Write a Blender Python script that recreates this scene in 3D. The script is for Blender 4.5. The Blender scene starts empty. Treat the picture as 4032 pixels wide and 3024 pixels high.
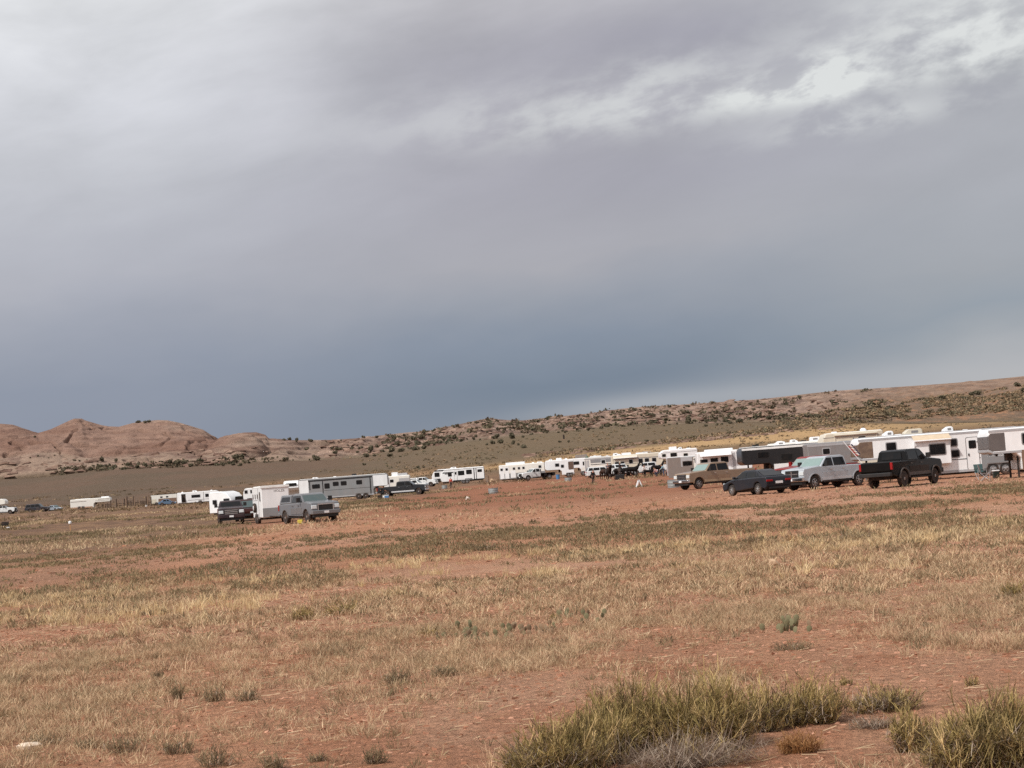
import bpy, bmesh, math, random
import numpy as np
from mathutils import Vector, Matrix, Euler
random.seed(7)
RNG = np.random.default_rng(11)
SC = bpy.context.scene
COL = SC.collection
PI = math.pi
rad = math.radians

# ---------------------------------------------------------------- camera
F = 8000.0; CAMH = 1.75
PITCH = rad(2.78); ROLL = rad(-4.33)
CR = Matrix.Rotation(PI/2 + PITCH, 3, 'X') @ Matrix.Rotation(ROLL, 3, 'Z')
CAM = Vector((0, 0, CAMH))
def at(u, v, d):
    """world point seen at photo pixel (u, v) whose distance along +Y is d metres"""
    w = CR @ Vector(((u-2016)/F, -(v-1512)/F, -1.0))
    return CAM + w*(d/w.y)
cd = bpy.data.cameras.new('camera'); cam = bpy.data.objects.new('camera', cd); COL.objects.link(cam)
cam.matrix_world = Matrix.Translation(CAM) @ CR.to_4x4()
cd.sensor_width = 36; cd.lens = 36*F/4032; cd.clip_start = .1; cd.clip_end = 9000
SC.camera = cam
SC.view_settings.view_transform = 'Standard'; SC.view_settings.look = 'None'
SC.view_settings.exposure = .16; SC.view_settings.gamma = 1
SC.cycles.max_bounces = 5; SC.cycles.diffuse_bounces = 2; SC.cycles.glossy_bounces = 2
SC.cycles.use_denoising = False

# ---------------------------------------------------------------- colour + node helpers
def lin(c):
    return tuple(((x/255)/12.92 if x/255 <= .04045 else ((x/255+.055)/1.055)**2.4) for x in c)
class NT:
    """tiny node-tree writer"""
    def __init__(s, tree): s.t = tree; s.n = tree.nodes; s.l = tree.links
    def new(s, typ, ins=None, **props):
        nd = s.n.new(typ)
        for k, v in props.items(): setattr(nd, k, v)
        for k, v in (ins or {}).items(): s.put(nd.inputs[k], v)
        return nd
    def put(s, sock, v):
        if hasattr(v, 'is_linked') or isinstance(v, bpy.types.NodeSocket): s.l.new(v, sock)
        else: sock.default_value = v
    def math(s, op, a, b=0.0, c=None, clamp=False):
        nd = s.new('ShaderNodeMath', operation=op, use_clamp=clamp)
        s.put(nd.inputs[0], a); s.put(nd.inputs[1], b)
        if c is not None: s.put(nd.inputs[2], c)
        return nd.outputs[0]
    def mix(s, f, a, b, blend='MIX'):
        nd = s.new('ShaderNodeMix', data_type='RGBA', blend_type=blend)
        s.put(nd.inputs[0], f); s.put(nd.inputs[6], a); s.put(nd.inputs[7], b)
        return nd.outputs[2]
    def ramp(s, f, stops, interp='LINEAR'):
        nd = s.new('ShaderNodeValToRGB'); cr = nd.color_ramp; cr.interpolation = interp
        while len(cr.elements) > 1: cr.elements.remove(cr.elements[-1])
        cr.elements[0].position = stops[0][0]; cr.elements[0].color = (*stops[0][1], 1)
        for p, c in stops[1:]:
            e = cr.elements.new(p); e.color = (*c, 1)
        s.put(nd.inputs[0], f); return nd.outputs[0]
    def noise(s, vec, scale, detail=4, rough=.55, dist=0.0, out='Fac'):
        nd = s.new('ShaderNodeTexNoise', {'Scale': scale, 'Detail': detail, 'Roughness': rough, 'Distortion': dist})
        if vec is not None: s.l.new(vec, nd.inputs['Vector'])
        return nd.outputs[out]
    def vmul(s, vec, k):
        nd = s.new('ShaderNodeVectorMath', operation='MULTIPLY'); s.l.new(vec, nd.inputs[0]); nd.inputs[1].default_value = k
        return nd.outputs[0]
    def g(s, x): return (x, x, x)

# ---------------------------------------------------------------- sun and sky
SUN_EL = rad(47); SUN_AZ = rad(228)          # azimuth clockwise from +Y: behind the camera, a little to the left
sd = Vector((math.sin(SUN_AZ)*math.cos(SUN_EL), math.cos(SUN_AZ)*math.cos(SUN_EL), math.sin(SUN_EL)))
sl = bpy.data.lights.new('sun', 'SUN'); sl.energy = 3.2; sl.angle = rad(3); sl.color = (1, .955, .89)
so = bpy.data.objects.new('sun', sl); COL.objects.link(so)
so.rotation_euler = (-sd).to_track_quat('-Z', 'Y').to_euler()

world = bpy.data.worlds.new('World'); SC.world = world; world.use_nodes = True
w = NT(world.node_tree); w.n.clear()
sky = w.new('ShaderNodeTexSky', sky_type='NISHITA', sun_disc=False, sun_elevation=SUN_EL, sun_rotation=SUN_AZ,
            altitude=1400, air_density=1.2, dust_density=2.0)
tc = w.new('ShaderNodeTexCoord').outputs['Generated']
sep = w.new('ShaderNodeSeparateXYZ'); w.l.new(tc, sep.inputs[0])
az = w.math('ARCTAN2', sep.outputs[0], sep.outputs[1])                       # 0 straight ahead, + to the right
el = w.math('ARCSINE', sep.outputs[2])
comb = w.new('ShaderNodeCombineXYZ'); w.l.new(az, comb.inputs[0]); w.l.new(el, comb.inputs[1])
v2 = comb.outputs[0]
wob = w.math('MULTIPLY', w.math('SUBTRACT', w.noise(w.vmul(v2, (6, 14, 1)), 1.0, 4), .5), .045)
wob2 = w.math('MULTIPLY', w.math('SUBTRACT', w.noise(w.vmul(v2, (3, 5, 1)), 1.7, 3), .5), .10)
e2 = w.math('ADD', w.math('ADD', el, wob), w.math('MULTIPLY', az, -.05))
t = w.math('DIVIDE', e2, .30, clamp=True)                                     # 0 horizon .. 1 = 17 degrees
def R8(lst): return [(p, tuple(q*.89 for q in lin(c))) for p, c in lst]
left = w.ramp(t, R8([(.0, (132,140,160)), (.25, (141,148,165)), (.32, (157,161,174)), (.40, (177,178,187)), (.475, (187,188,196)), (.59, (202,203,209)), (.70, (213,214,219)), (.82, (227,228,231)), (.92, (240,241,242)), (1, (240,241,242))]))
cen = w.ramp(t, R8([(.0, (134,145,158)), (.08, (119,131,149)), (.153, (115,128,147)), (.229, (131,141,158)), (.30, (153,157,168)), (.36, (170,169,176)), (.495, (170,168,176)), (.647, (178,176,183)), (.80, (188,186,190)), (1, (186,184,188))]))
rig = w.ramp(t, R8([(.0, (182,183,186)), (.08, (178,179,184)), (.14, (160,165,173)), (.18, (149,157,168)), (.237, (161,164,171)), (.389, (171,172,178)), (.54, (184,185,189)), (.655, (194,195,198)), (.8, (200,201,204)), (1, (190,190,194))]))
az2 = w.math('ADD', az, wob2)
f1 = w.new('ShaderNodeMapRange', {'Value': az2, 'From Min': -.19, 'From Max': .01}, interpolation_type='SMOOTHSTEP').outputs[0]
f2 = w.new('ShaderNodeMapRange', {'Value': az2, 'From Min': .04, 'From Max': .24}, interpolation_type='SMOOTHSTEP').outputs[0]
base = w.mix(f2, w.mix(f1, left, cen), rig)
# streaky cloud structure, stronger higher up
tilt = w.new('ShaderNodeVectorRotate', {'Angle': rad(-9)}, rotation_type='Z_AXIS'); w.l.new(v2, tilt.inputs['Vector'])
st = w.noise(w.vmul(tilt.outputs[0], (9, 26, 1)), 1.0, 8, .55, .25)
st2 = w.noise(w.vmul(tilt.outputs[0], (3.6, 9, 1)), 1.0, 3, .5, .3)
amp = w.ramp(w.math('DIVIDE', el, .30, clamp=True), [(.05, w.g(.06)), (.35, w.g(.14)), (.5, w.g(.30)), (.65, w.g(.55)), (1, w.g(.60))])
sm = w.math('ADD', w.math('MULTIPLY', w.math('SUBTRACT', st, .5), 1.5), w.math('MULTIPLY', w.math('SUBTRACT', st2, .5), 1.1))
mod = w.math('ADD', w.math('MULTIPLY', sm, w.math('MULTIPLY', amp, .75)), 1.0)
cm = w.new('ShaderNodeVectorMath', operation='SCALE'); w.l.new(base, cm.inputs[0]); w.l.new(mod, cm.inputs['Scale'])
# bright sunlit openings upper right
def blob(a0, e0, sa, se, rot):
    ca, sa_ = math.cos(rot), math.sin(rot)
    da = w.math('SUBTRACT', az, a0); de = w.math('SUBTRACT', el, e0)
    x = w.math('ADD', w.math('MULTIPLY', da, ca), w.math('MULTIPLY', de, sa_))
    y = w.math('SUBTRACT', w.math('MULTIPLY', de, ca), w.math('MULTIPLY', da, sa_))
    x = w.math('DIVIDE', x, sa); y = w.math('DIVIDE', y, se)
    q = w.math('ADD', w.math('MULTIPLY', x, x), w.math('MULTIPLY', y, y))
    return w.math('EXPONENT', w.math('MULTIPLY', q, -1.0))
def EA(u, v):
    p = at(u, v, 100.0) - CAM; p.normalize()
    return math.atan2(p.x, p.y), math.asin(p.z)
puff = w.noise(w.vmul(tilt.outputs[0], (24, 52, 1)), 1.0, 9, .58, .15)
tot = None
for (u, v, sa, se, rot, k) in [(3130, 340, .036, .0085, .10, 1.25), (3270, 300, .014, .012, .5, 1.1), (2550, 430, .080, .011, .06, .60), (3900, 80, .075, .020, .0, 1.15),
                               (2600, 290, .040, .010, .10, .45), (1850, 440, .070, .014, .05, .30), (3400, 470, .05, .007, .08, .7), (3800, 250, .06, .008, .03, .6)]:
    a0, e0 = EA(u, v)
    b = w.math('MULTIPLY', blob(a0, e0, sa, se, rot), k)
    tot = b if tot is None else w.math('ADD', tot, b)
for (u, v, sa, se, rot, k) in [(2900, 1560, .10, .006, .035, .35), (2450, 1590, .05, .006, .05, .25)]:
    a0, e0 = EA(u, v); b = w.math('MULTIPLY', blob(a0, e0, sa, se, rot), k); glow = b if (u > 2800) else w.math('ADD', glow, b)
dk = None
for (u, v, sa, se, rot, k) in [(2350, 190, .11, .020, .05, .55), (2900, 640, .11, .016, .06, .50), (3500, 200, .06, .008, .08, .6), (3650, 400, .07, .009, .06, .55), (2750, 120, .06, .014, .06, .5)]:
    a0, e0 = EA(u, v)
    b = w.math('MULTIPLY', blob(a0, e0, sa, se, rot), k)
    dk = b if dk is None else w.math('ADD', dk, b)
pf = w.new('ShaderNodeMapRange', {'Value': puff, 'From Min': .37, 'From Max': .62}, interpolation_type='SMOOTHSTEP').outputs[0]
bf = w.math('MULTIPLY', tot, w.math('ADD', w.math('MULTIPLY', pf, .9), .10), clamp=True)
c3 = w.mix(w.math('MULTIPLY', dk, .55, clamp=True), cm.outputs[0], (*lin((142, 140, 153)), 1))
c3 = w.mix(glow, c3, (*lin((180, 181, 185)), 1))
c3 = w.mix(w.math('MULTIPLY', bf, .92, clamp=True), c3, (*lin((216, 218, 216)), 1))
# everything well above the picture: a thin bright overcast
hi = w.new('ShaderNodeMapRange', {'Value': el, 'From Min': .30, 'From Max': .8}, interpolation_type='SMOOTHSTEP').outputs[0]
c4 = w.mix(hi, c3, w.mix(st, (.48, .49, .52, 1), (.72, .72, .74, 1)))
nb = w.new('ShaderNodeVectorMath', operation='SCALE'); w.l.new(sky.outputs[0], nb.inputs[0]); nb.inputs['Scale'].default_value = .1
c5 = w.mix(.94, nb.outputs[0], c4)
bg = w.new('ShaderNodeBackground', {'Strength': 1.0}); w.l.new(c5, bg.inputs[0])
wo = w.new('ShaderNodeOutputWorld'); w.l.new(bg.outputs[0], wo.inputs[0])

# ---------------------------------------------------------------- numpy noise
def _h(ix, iy, s):
    n = (ix.astype(np.int64)*374761393 + iy.astype(np.int64)*668265263 + s*974634777) & 0x7fffffff
    n = ((n ^ (n >> 13))*1274126177) & 0x7fffffff
    return ((n ^ (n >> 16)) & 0xffff)/65535.0
def vnoise(x, y, s=0):
    ix = np.floor(x); iy = np.floor(y); fx = x-ix; fy = y-iy
    fx = fx*fx*(3-2*fx); fy = fy*fy*(3-2*fy)
    a = _h(ix, iy, s); b = _h(ix+1, iy, s); c = _h(ix, iy+1, s); d = _h(ix+1, iy+1, s)
    return (a*(1-fx)+b*fx)*(1-fy) + (c*(1-fx)+d*fx)*fy
def fbm(x, y, s=0, o=4, r=.5):
    x = np.asarray(x, float); y = np.asarray(y, float)
    t = 0; a = 1; n = 0
    for k in range(o):
        t = t + a*vnoise(x*2**k, y*2**k, s+k*17); n += a; a *= r
    return t/n
def sstep(a, b, x):
    t = np.clip((x-a)/(b-a), 0, 1); return t*t*(3-2*t)
# ---------------------------------------------------------------- terrain heights
def tabUE(rows, d):
    """(u, v) rows at distance d -> arrays U, E (E = photo pixels above the level line)"""
    o = []
    for u, v in rows:
        p = at(u, v, d); o.append((2016 + F*p.x/p.y, F*(p.z-CAMH)/p.y))
    o.sort(); return np.array(o).T
CREST = tabUE([(-300,1700),(-120,1685),(0,1668),(50,1672),(100,1690),(150,1705),(200,1690),(275,1655),(292,1648),(322,1648),(335,1655),(400,1674),(430,1679),(470,1680),(520,1666),
    (560,1660),(620,1654),(660,1655),(710,1665),(760,1680),(800,1692),(840,1718),(868,1732),(905,1716),(960,1703),(1010,1702),(1045,1712),(1060,1728),(1100,1733),(1200,1733),(1300,1732),
    (1400,1726),(1450,1721),(1520,1712),(1600,1703),(1680,1697),(1750,1686),(1800,1672),(1850,1661),(1920,1647),(2000,1654),(2060,1655),(2150,1645),(2300,1630),(2450,1609),(2550,1600),
    (2700,1592),(2850,1582),(3000,1571),(3100,1560),(3200,1548),(3300,1538),(3500,1526),(3700,1512),(3850,1500),(4032,1481),(4300,1462),(4800,1430)], 1100)
BENCH = tabUE([(-300,1815),(0,1800),(90,1790),(150,1780),(220,1778),(290,1792),(350,1806),(420,1800),(520,1790),(620,1782),(740,1776),(820,1776),(850,1768),(900,1764),(960,1780),(1040,1790),(1100,1770),(1200,1770),(1400,1760),
    (1600,1745),(1800,1712),(2000,1700),(2300,1680),(2700,1650),(3000,1635),(3500,1590),(4032,1560),(4800,1510)], 1000)
BASE = tabUE([(-300,1900),(0,1888),(150,1880),(300,1862),(450,1848),(600,1843),(800,1835),(1000,1822),(1200,1815),(1400,1803),(1600,1772),(1800,1745),(2000,1722),(2200,1700),(2500,1676),(2750,1668),(3000,1662),(3300,1664),(3600,1668),(4032,1660),(4800,1640)], 950)
DK  = np.array([0, 130, 225, 280, 340, 400, 490, 650, 800, 950])
ZL  = np.array([0, 0, .62, 1.15, 1.85, 2.35, 3.0, 8.6, 14.7, 21.3])
ZR  = np.array([0, 0, .62, 1.15, 1.9, 2.8, 4.6, 8.2, 13.2, 18.6])
ANCH = []                                   # (x, y, z) ground contacts measured on the photograph
def anchor(u, v, d):
    p = at(u, v, d); ANCH.append((p.x, p.y, p.z)); return p
def z_plain(x, y):
    yy = np.maximum(y, 1.0); U = 2016 + F*x/np.maximum(yy, 60)
    m = sstep(900, 1700, U)
    d = np.minimum(yy, 950)
    z = np.interp(d, DK, ZL)*(1-m) + np.interp(d, DK, ZR)*m
    # bend the far end so that it meets the foot of the hills
    zb = CAMH + np.interp(U, BASE[0], BASE[1])*950/F
    zt = np.interp(950, DK, ZL)*(1-m) + np.interp(950, DK, ZR)*m
    z = z + (zb - zt)*sstep(520, 950, yy)
    z = z + .8*(fbm(x/60, y/60, 5, 3)-.5)*sstep(420, 800, yy)
    return z
_AN = None
def z_ground(x, y):
    global _AN
    x = np.asarray(x, float); y = np.asarray(y, float)
    z = z_plain(x, y)
    if _AN is None:
        A = np.array(ANCH).reshape(-1, 3)
        _AN = (A, A[:, 2] - z_plain(A[:, 0], A[:, 1])) if len(A) else (A, A)
    A, r = _AN
    if len(A):
        W = np.full(z.shape, .35); S = np.zeros(z.shape)
        for (ax, ay, az_), rr in zip(A, r):
            k = np.exp(-(((x-ax)/9.0)**2 + ((y-ay)/(.10*ay+2))**2))
            W = W + k; S = S + k*rr
        z = z + S/W
    z = z + .035*(fbm(x/2.3, y/2.3, 9, 3)-.5)*sstep(8, 14, y)*(1-sstep(90, 130, y)) + .02*(fbm(x/.35, y/.35, 3, 3)-.5)*(1-sstep(45, 70, y))
    return z
def zg(x, y): return float(z_ground(np.array([x]), np.array([y]))[0])
DOMES = [(272, 80, 1748, 1030, 26), (935, 128, 1712, 1022, 50), (115, 120, 1728, 1055, 30), (610, 190, 1694, 1066, 34), (430, 130, 1742, 1040, 26), (745, 105, 1738, 1030, 30), (20, 100, 1800, 985, 20), (300, 200, 1806, 985, 16), (520, 150, 1800, 982, 16)]
def z_hill(x, y):
    x = np.asarray(x, float); y = np.asarray(y, float)
    U = 2016 + F*x/y
    Ub = U + 26*(fbm(U/70, y/40, 31, 3)-.5)
    Eb = np.interp(U, BASE[0], BASE[1]); En = np.interp(Ub, BENCH[0], BENCH[1]); Ec = np.interp(U, CREST[0], CREST[1])
    rock = 1-sstep(1050, 1250, U)
    # distances of foot, bench and crest change along the ridge
    Dn = 1000 + 90*(1-rock) + 26*(fbm(U/120, U*0, 41, 2)-.5)
    Dc = 1120 + 330*(1-rock)*sstep(1100, 2600, U) + 60*(1-rock)
    t1 = np.clip((y-950)/(Dn-950), 0, 1)
    t2 = np.clip((y-Dn-14)/(Dc-Dn-14), 0, 1)
    s1 = t1**(.55*rock + .95*(1-rock)); s2 = rock*np.sin(t2*PI/2)**.85 + (1-rock)*(t2**.9)
    E = Eb + (En-Eb)*s1 + (Ec-En)*s2
    E = np.where(y > Dc, Ec - (y-Dc)*.25, E)
    z = CAMH + E*y/F
    for (uc, w_, vt, y0, ry) in DOMES:
        p = at(uc, vt, y0); U0 = 2016 + F*p.x/p.y; Et = F*(p.z-CAMH)/p.y
        q = 1 - ((U-U0)/w_)**2*(1+.5*(fbm(U/50, y/30, 91, 2)-.5)) - ((y-y0)/ry)**2
        Ed = (Eb+10) + (Et-Eb-10)*np.sqrt(np.maximum(q, 0)); z = np.where((q > 0) & (y < Dc), np.maximum(z, CAMH + Ed*y/F), z)
    inner = sstep(955, 985, y)*(1-sstep(0, 1, (y-Dc+25)/25))
    ck = np.abs(fbm(x/34, y/40+x/90, 141, 3)-.5); lump = ((fbm(x/26, y/30, 51, 4)-.5)*4.5 + (fbm(x/6, y/7, 57, 3)-.5)*1.6 - 2.6*(1-sstep(0, .035, ck)))*rock + (fbm(x/22, y/40, 61, 5)-.5)*7.5*(1-rock)
    # ledges: terraces in height
    st = 3.1; q = (z+lump)/st + .8*fbm(x/60, y/80, 71, 2); fr = q-np.floor(q)
    ter = (sstep(.55, .95, fr)-fr)*st*.75
    z = z + inner*(lump + ter*(.35*rock+.8*(1-rock)*(1-sstep(3200, 3800, U))))
    z = np.where(y < 951, z_ground(x, y) if False else z, z)
    return z
# ---------------------------------------------------------------- mesh helpers
def add_attr(me, name, arr):
    a = me.color_attributes.new(name, 'FLOAT_COLOR', 'POINT')
    full = np.ones((len(arr), 4), np.float32); full[:, :3] = arr
    a.data.foreach_set('color', full.ravel())
def np_mesh(name, V, Fq, smooth=True, mat=None, col=None):
    me = bpy.data.meshes.new(name); V = np.asarray(V, np.float32); Fq = np.asarray(Fq, np.int32)
    k = Fq.shape[1]
    me.vertices.add(len(V)); me.vertices.foreach_set('co', V.ravel())
    me.loops.add(Fq.size); me.loops.foreach_set('vertex_index', Fq.ravel())
    me.polygons.add(len(Fq)); me.polygons.foreach_set('loop_start', np.arange(0, Fq.size, k, dtype=np.int32))
    me.polygons.foreach_set('loop_total', np.full(len(Fq), k, np.int32))
    me.polygons.foreach_set('use_smooth', np.full(len(Fq), smooth, bool))
    me.update(calc_edges=True)
    if col is not None: add_attr(me, 'tint', col)
    if mat: me.materials.append(mat)
    o = bpy.data.objects.new(name, me); COL.objects.link(o); return o
def grid_faces(nr, nc):
    i = np.arange(nr-1)[:, None]*nc + np.arange(nc-1)[None]
    return np.stack([i, i+1, i+nc+1, i+nc], -1).reshape(-1, 4)
def LIN(c): return np.array(lin(c))
def mixc(a, b, f): f = np.asarray(f)[..., None]; return a*(1-f)+b*f

def terrain_mat(name, bumps, rough=.95, fine=()):
    m = bpy.data.materials.new(name); m.use_nodes = True; t = NT(m.node_tree); t.n.clear()
    at_ = t.new('ShaderNodeAttribute', attribute_name='tint').outputs['Color']
    pos = t.new('ShaderNodeNewGeometry').outputs['Position']
    c = at_
    for (sc, lo, hi, det) in fine:
        n = t.noise(t.vmul(pos, sc), 1.0, det, .62)
        r = t.new('ShaderNodeMapRange', {'Value': n, 'From Min': .28, 'From Max': .72, 'To Min': lo, 'To Max': hi}).outputs[0]
        k = t.new('ShaderNodeVectorMath', operation='SCALE'); t.l.new(c, k.inputs[0]); t.l.new(r, k.inputs['Scale']); c = k.outputs[0]
    nrm = None
    for (sc, dist, stren, det) in bumps:
        n = t.noise(t.vmul(pos, sc), 1.0, det, .65)
        b = t.new('ShaderNodeBump', {'Height': n, 'Distance': dist, 'Strength': stren})
        if nrm is not None: t.l.new(nrm, b.inputs['Normal'])
        nrm = b.outputs[0]
    p = t.new('ShaderNodeBsdfPrincipled', {'Base Color': c, 'Roughness': rough, 'Specular IOR Level': .15})
    if nrm is not None: t.l.new(nrm, p.inputs['Normal'])
    o = t.new('ShaderNodeOutputMaterial'); t.l.new(p.outputs[0], o.inputs[0]); return m
def structure(o): o['kind'] = 'structure'; return o

# ---------------------------------------------------------------- ground colours (the soil itself, plus a painted sunlit belt)
def ground_colour(X, Y):
    U = 2016 + F*X/np.maximum(Y, 8); yy = np.maximum(Y, 1)
    dirt = LIN((182, 133, 103)); pink = LIN((190, 146, 118)); red = LIN((166, 106, 76)); camp = LIN((150, 102, 78))
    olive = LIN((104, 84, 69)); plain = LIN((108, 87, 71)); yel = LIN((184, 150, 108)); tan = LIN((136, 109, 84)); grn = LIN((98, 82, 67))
    n1 = fbm(X/7, Y/14, 101, 4); n2 = fbm(X/1.2, Y/2.2, 103, 4); n3 = fbm(X/25, Y/60, 105, 4); n4 = fbm(X/12, Y/40, 107, 4)
    c = mixc(np.broadcast_to(dirt, X.shape+(3,)), pink, sstep(.4, .7, n1))
    c = mixc(c, red, .40*sstep(.56, .72, n2))
    # bare dirt in front of the camp turns a deeper, darker red with distance
    c = mixc(c, camp, sstep(95, 175, yy + 40*(n1-.5)))
    # worn pale track across the middle distance
    tr = np.exp(-((yy - (88 + 26*(U-2016)/2016 + 7*(n4-.5)))/ (7+5*n1))**2)
    c = mixc(c, LIN((182, 136, 111)), .7*tr)
    # brown stubble behind and left of the camp
    ol = sstep(165, 250, yy + 90*(n4-.5) + 130*sstep(1500, 300, U) - 150*sstep(1300, 2000, U))
    c = mixc(c, mixc(np.broadcast_to(plain, X.shape+(3,)), tan, sstep(.35, .7, n2)), .85*ol)
    c = mixc(c, mixc(np.broadcast_to(olive, X.shape+(3,)), grn, sstep(.4, .65, n3)), sstep(420, 560, yy + 60*(n4-.5)))
    c = mixc(c, LIN((112, 96, 74)), .7*sstep(1100, 1900, U)*sstep(420, 560, yy))
    # dry grass belt, its sunlit yellow painted into the colour
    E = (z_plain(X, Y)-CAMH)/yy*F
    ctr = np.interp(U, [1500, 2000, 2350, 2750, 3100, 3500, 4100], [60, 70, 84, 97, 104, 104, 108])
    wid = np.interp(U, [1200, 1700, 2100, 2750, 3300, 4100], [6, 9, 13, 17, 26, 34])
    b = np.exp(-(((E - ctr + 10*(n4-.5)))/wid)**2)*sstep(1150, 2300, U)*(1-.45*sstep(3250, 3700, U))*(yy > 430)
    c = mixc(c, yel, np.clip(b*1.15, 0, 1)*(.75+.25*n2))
    b2 = np.exp(-((E - ctr + 34)/13)**2)*sstep(1600, 2400, U)*(yy > 400)
    c = mixc(c, LIN((122, 94, 70)), .7*b2)
    b3 = np.exp(-((E - 62)/20)**2)*(1-sstep(1700, 2300, U))*sstep(500, 1300, U)*(yy > 380)
    c = mixc(c, LIN((150, 115, 84)), .6*b3*sstep(.4, .6, n4))
    return c

# one sheet: columns fan out with distance
def rows_y():
    ys = [-220, -120, -60, -30, -12, 0, 5, 8]
    y = 10.0
    while y < 960:
        ys.append(y); y += max(.05, min(.00030*y*y, .012*y + .3))
    return np.array(ys + [975, 1100, 1500, 2500, 5000, 8000])
def build_ground():
    ys = rows_y()
    a = np.concatenate([np.linspace(-8, -1, 12), np.linspace(-.9, -.33, 14), np.linspace(-.31, .31, 900), np.linspace(.33, .9, 14), np.linspace(1, 8, 12)])
    Yg, A = np.meshgrid(ys, a, indexing='ij')
    X = A*np.sqrt(np.maximum(Yg, 0)**2 + 3.0**2)
    X = np.where(Yg < 5, A*(40+np.abs(Yg)*.6), X) if False else X + A*8*(1-sstep(0, 60, Yg))
    Z = z_ground(X, Yg)
    Z = np.where(Yg > 970, Z-4, Z)
    V = np.stack([X, Yg, Z], -1).reshape(-1, 3)
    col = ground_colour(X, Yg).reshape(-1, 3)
    m = terrain_mat('red_soil', [((9, 9, 9), .14, 1.0, 7), ((45, 45, 45), .02, .9, 3)], fine=[((1.3, .8, 1), .90, 1.10, 4), ((12, 8, 8), .60, 1.34, 6), ((45, 30, 30), .72, 1.26, 3), ((.5, .16, .5), .9, 1.1, 4)])  # finer noise also paints small clod shadows into the soil colour
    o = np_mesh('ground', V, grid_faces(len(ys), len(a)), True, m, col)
    return structure(o)

def build_hills():
    a = np.concatenate([np.linspace(-3500, -500, 60), np.linspace(-480, 4600, 1500), np.linspace(4640, 8000, 60)])
    s = np.concatenate([np.linspace(0, 1, 190), [1.02, 1.05, 1.1, 1.2, 1.4]])
    S_, U = np.meshgrid(s, a, indexing='ij')
    rock = 1-sstep(1050, 1250, U)
    Dc = 1120 + 330*(1-rock)*sstep(1100, 2600, U) + 60*(1-rock)
    Y = 949 + (Dc-949)*S_
    X = (U-2016)/F*Y
    Z = z_hill(X, Y) - 4.0*(S_ == 0)
    n1 = fbm(X/20, Y/14, 201, 5); n2 = fbm(X/6, Z/1.6, 203, 5); n3 = fbm(X/60, Y/60, 205, 4); n4 = fbm(X/3.5, Y/3.5, 207, 3)
    E = (Z-CAMH)/Y*F
    # slickrock on the left: pink above, paler bench below, dark desert varnish streaks in the layering, painted recess shade
    strat = fbm((Z + .10*X)/1.5 + n3*3.0, X/70, 209, 5)
    r1 = mixc(np.broadcast_to(LIN((148, 119, 104)), X.shape+(3,)), LIN((126, 98, 86)), .45*sstep(.42, .66, strat))
    r1 = mixc(r1, LIN((160, 136, 120)), .8*sstep(.5, .7, n3))
    r1 = mixc(r1, LIN((120, 88, 74)), .5*sstep(.50, .66, fbm(X/34+Z/9, Z/7-X/80, 215, 4)))
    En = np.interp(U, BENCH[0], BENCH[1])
    lowm = 1-sstep(-10, 8, E-En + 10*(n1-.5))
    r1 = mixc(r1, LIN((156, 134, 117)), .75*lowm)
    cr = np.abs(fbm(X/30+n3*2, Z/5+X/60, 221, 4)-.5); r1 = mixc(r1, LIN((98, 72, 62)), .65*(1-sstep(.0, .022, cr))*sstep(.42, .55, n1))
    r1 = mixc(r1, LIN((92, 68, 60)), .75*np.exp(-((E-En-5+8*(n1-.5))/2.6)**2)*sstep(.40, .55, n3+.25*n2))  # varnish and recess shade above the bench, painted into the rock colour
    r1 = mixc(r1, LIN((110, 84, 76)), .55*sstep(.58, .70, n2)*(.4+.6*lowm))
    # ridge to the right: pale slabs and dark ledges, brown earth further right
    r2 = mixc(np.broadcast_to(LIN((164, 138, 122)), X.shape+(3,)), LIN((124, 101, 91)), sstep(.46, .66, n2))
    r2 = mixc(r2, LIN((134, 112, 97)), .8*sstep(.52, .68, n1))
    r2 = mixc(r2, LIN((104, 88, 76)), .5*sstep(.55, .72, n4))
    br = mixc(np.broadcast_to(LIN((124, 103, 86)), X.shape+(3,)), LIN((156, 118, 92)), sstep(.5, .68, n4))
    right = sstep(3100, 3600, U + 400*(n3-.5))*(1-.55*sstep(200, 240, E))
    r2 = mixc(r2, br, right)
    foot = 1-sstep(0, 20, E - np.interp(U, BASE[0], BASE[1]) + 30*(n1-.5))
    r2 = mixc(r2, LIN((116, 101, 82)), foot*.9)
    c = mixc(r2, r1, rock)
    c = mixc(c, LIN((112, 96, 79)), (1-sstep(0, 5, S_*190))*1.0)
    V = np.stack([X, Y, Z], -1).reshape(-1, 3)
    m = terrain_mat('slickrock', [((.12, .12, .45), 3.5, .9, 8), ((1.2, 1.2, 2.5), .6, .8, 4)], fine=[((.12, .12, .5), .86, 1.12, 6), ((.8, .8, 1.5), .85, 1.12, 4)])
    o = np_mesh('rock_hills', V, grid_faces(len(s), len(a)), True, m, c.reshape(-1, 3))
    return structure(o)
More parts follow.
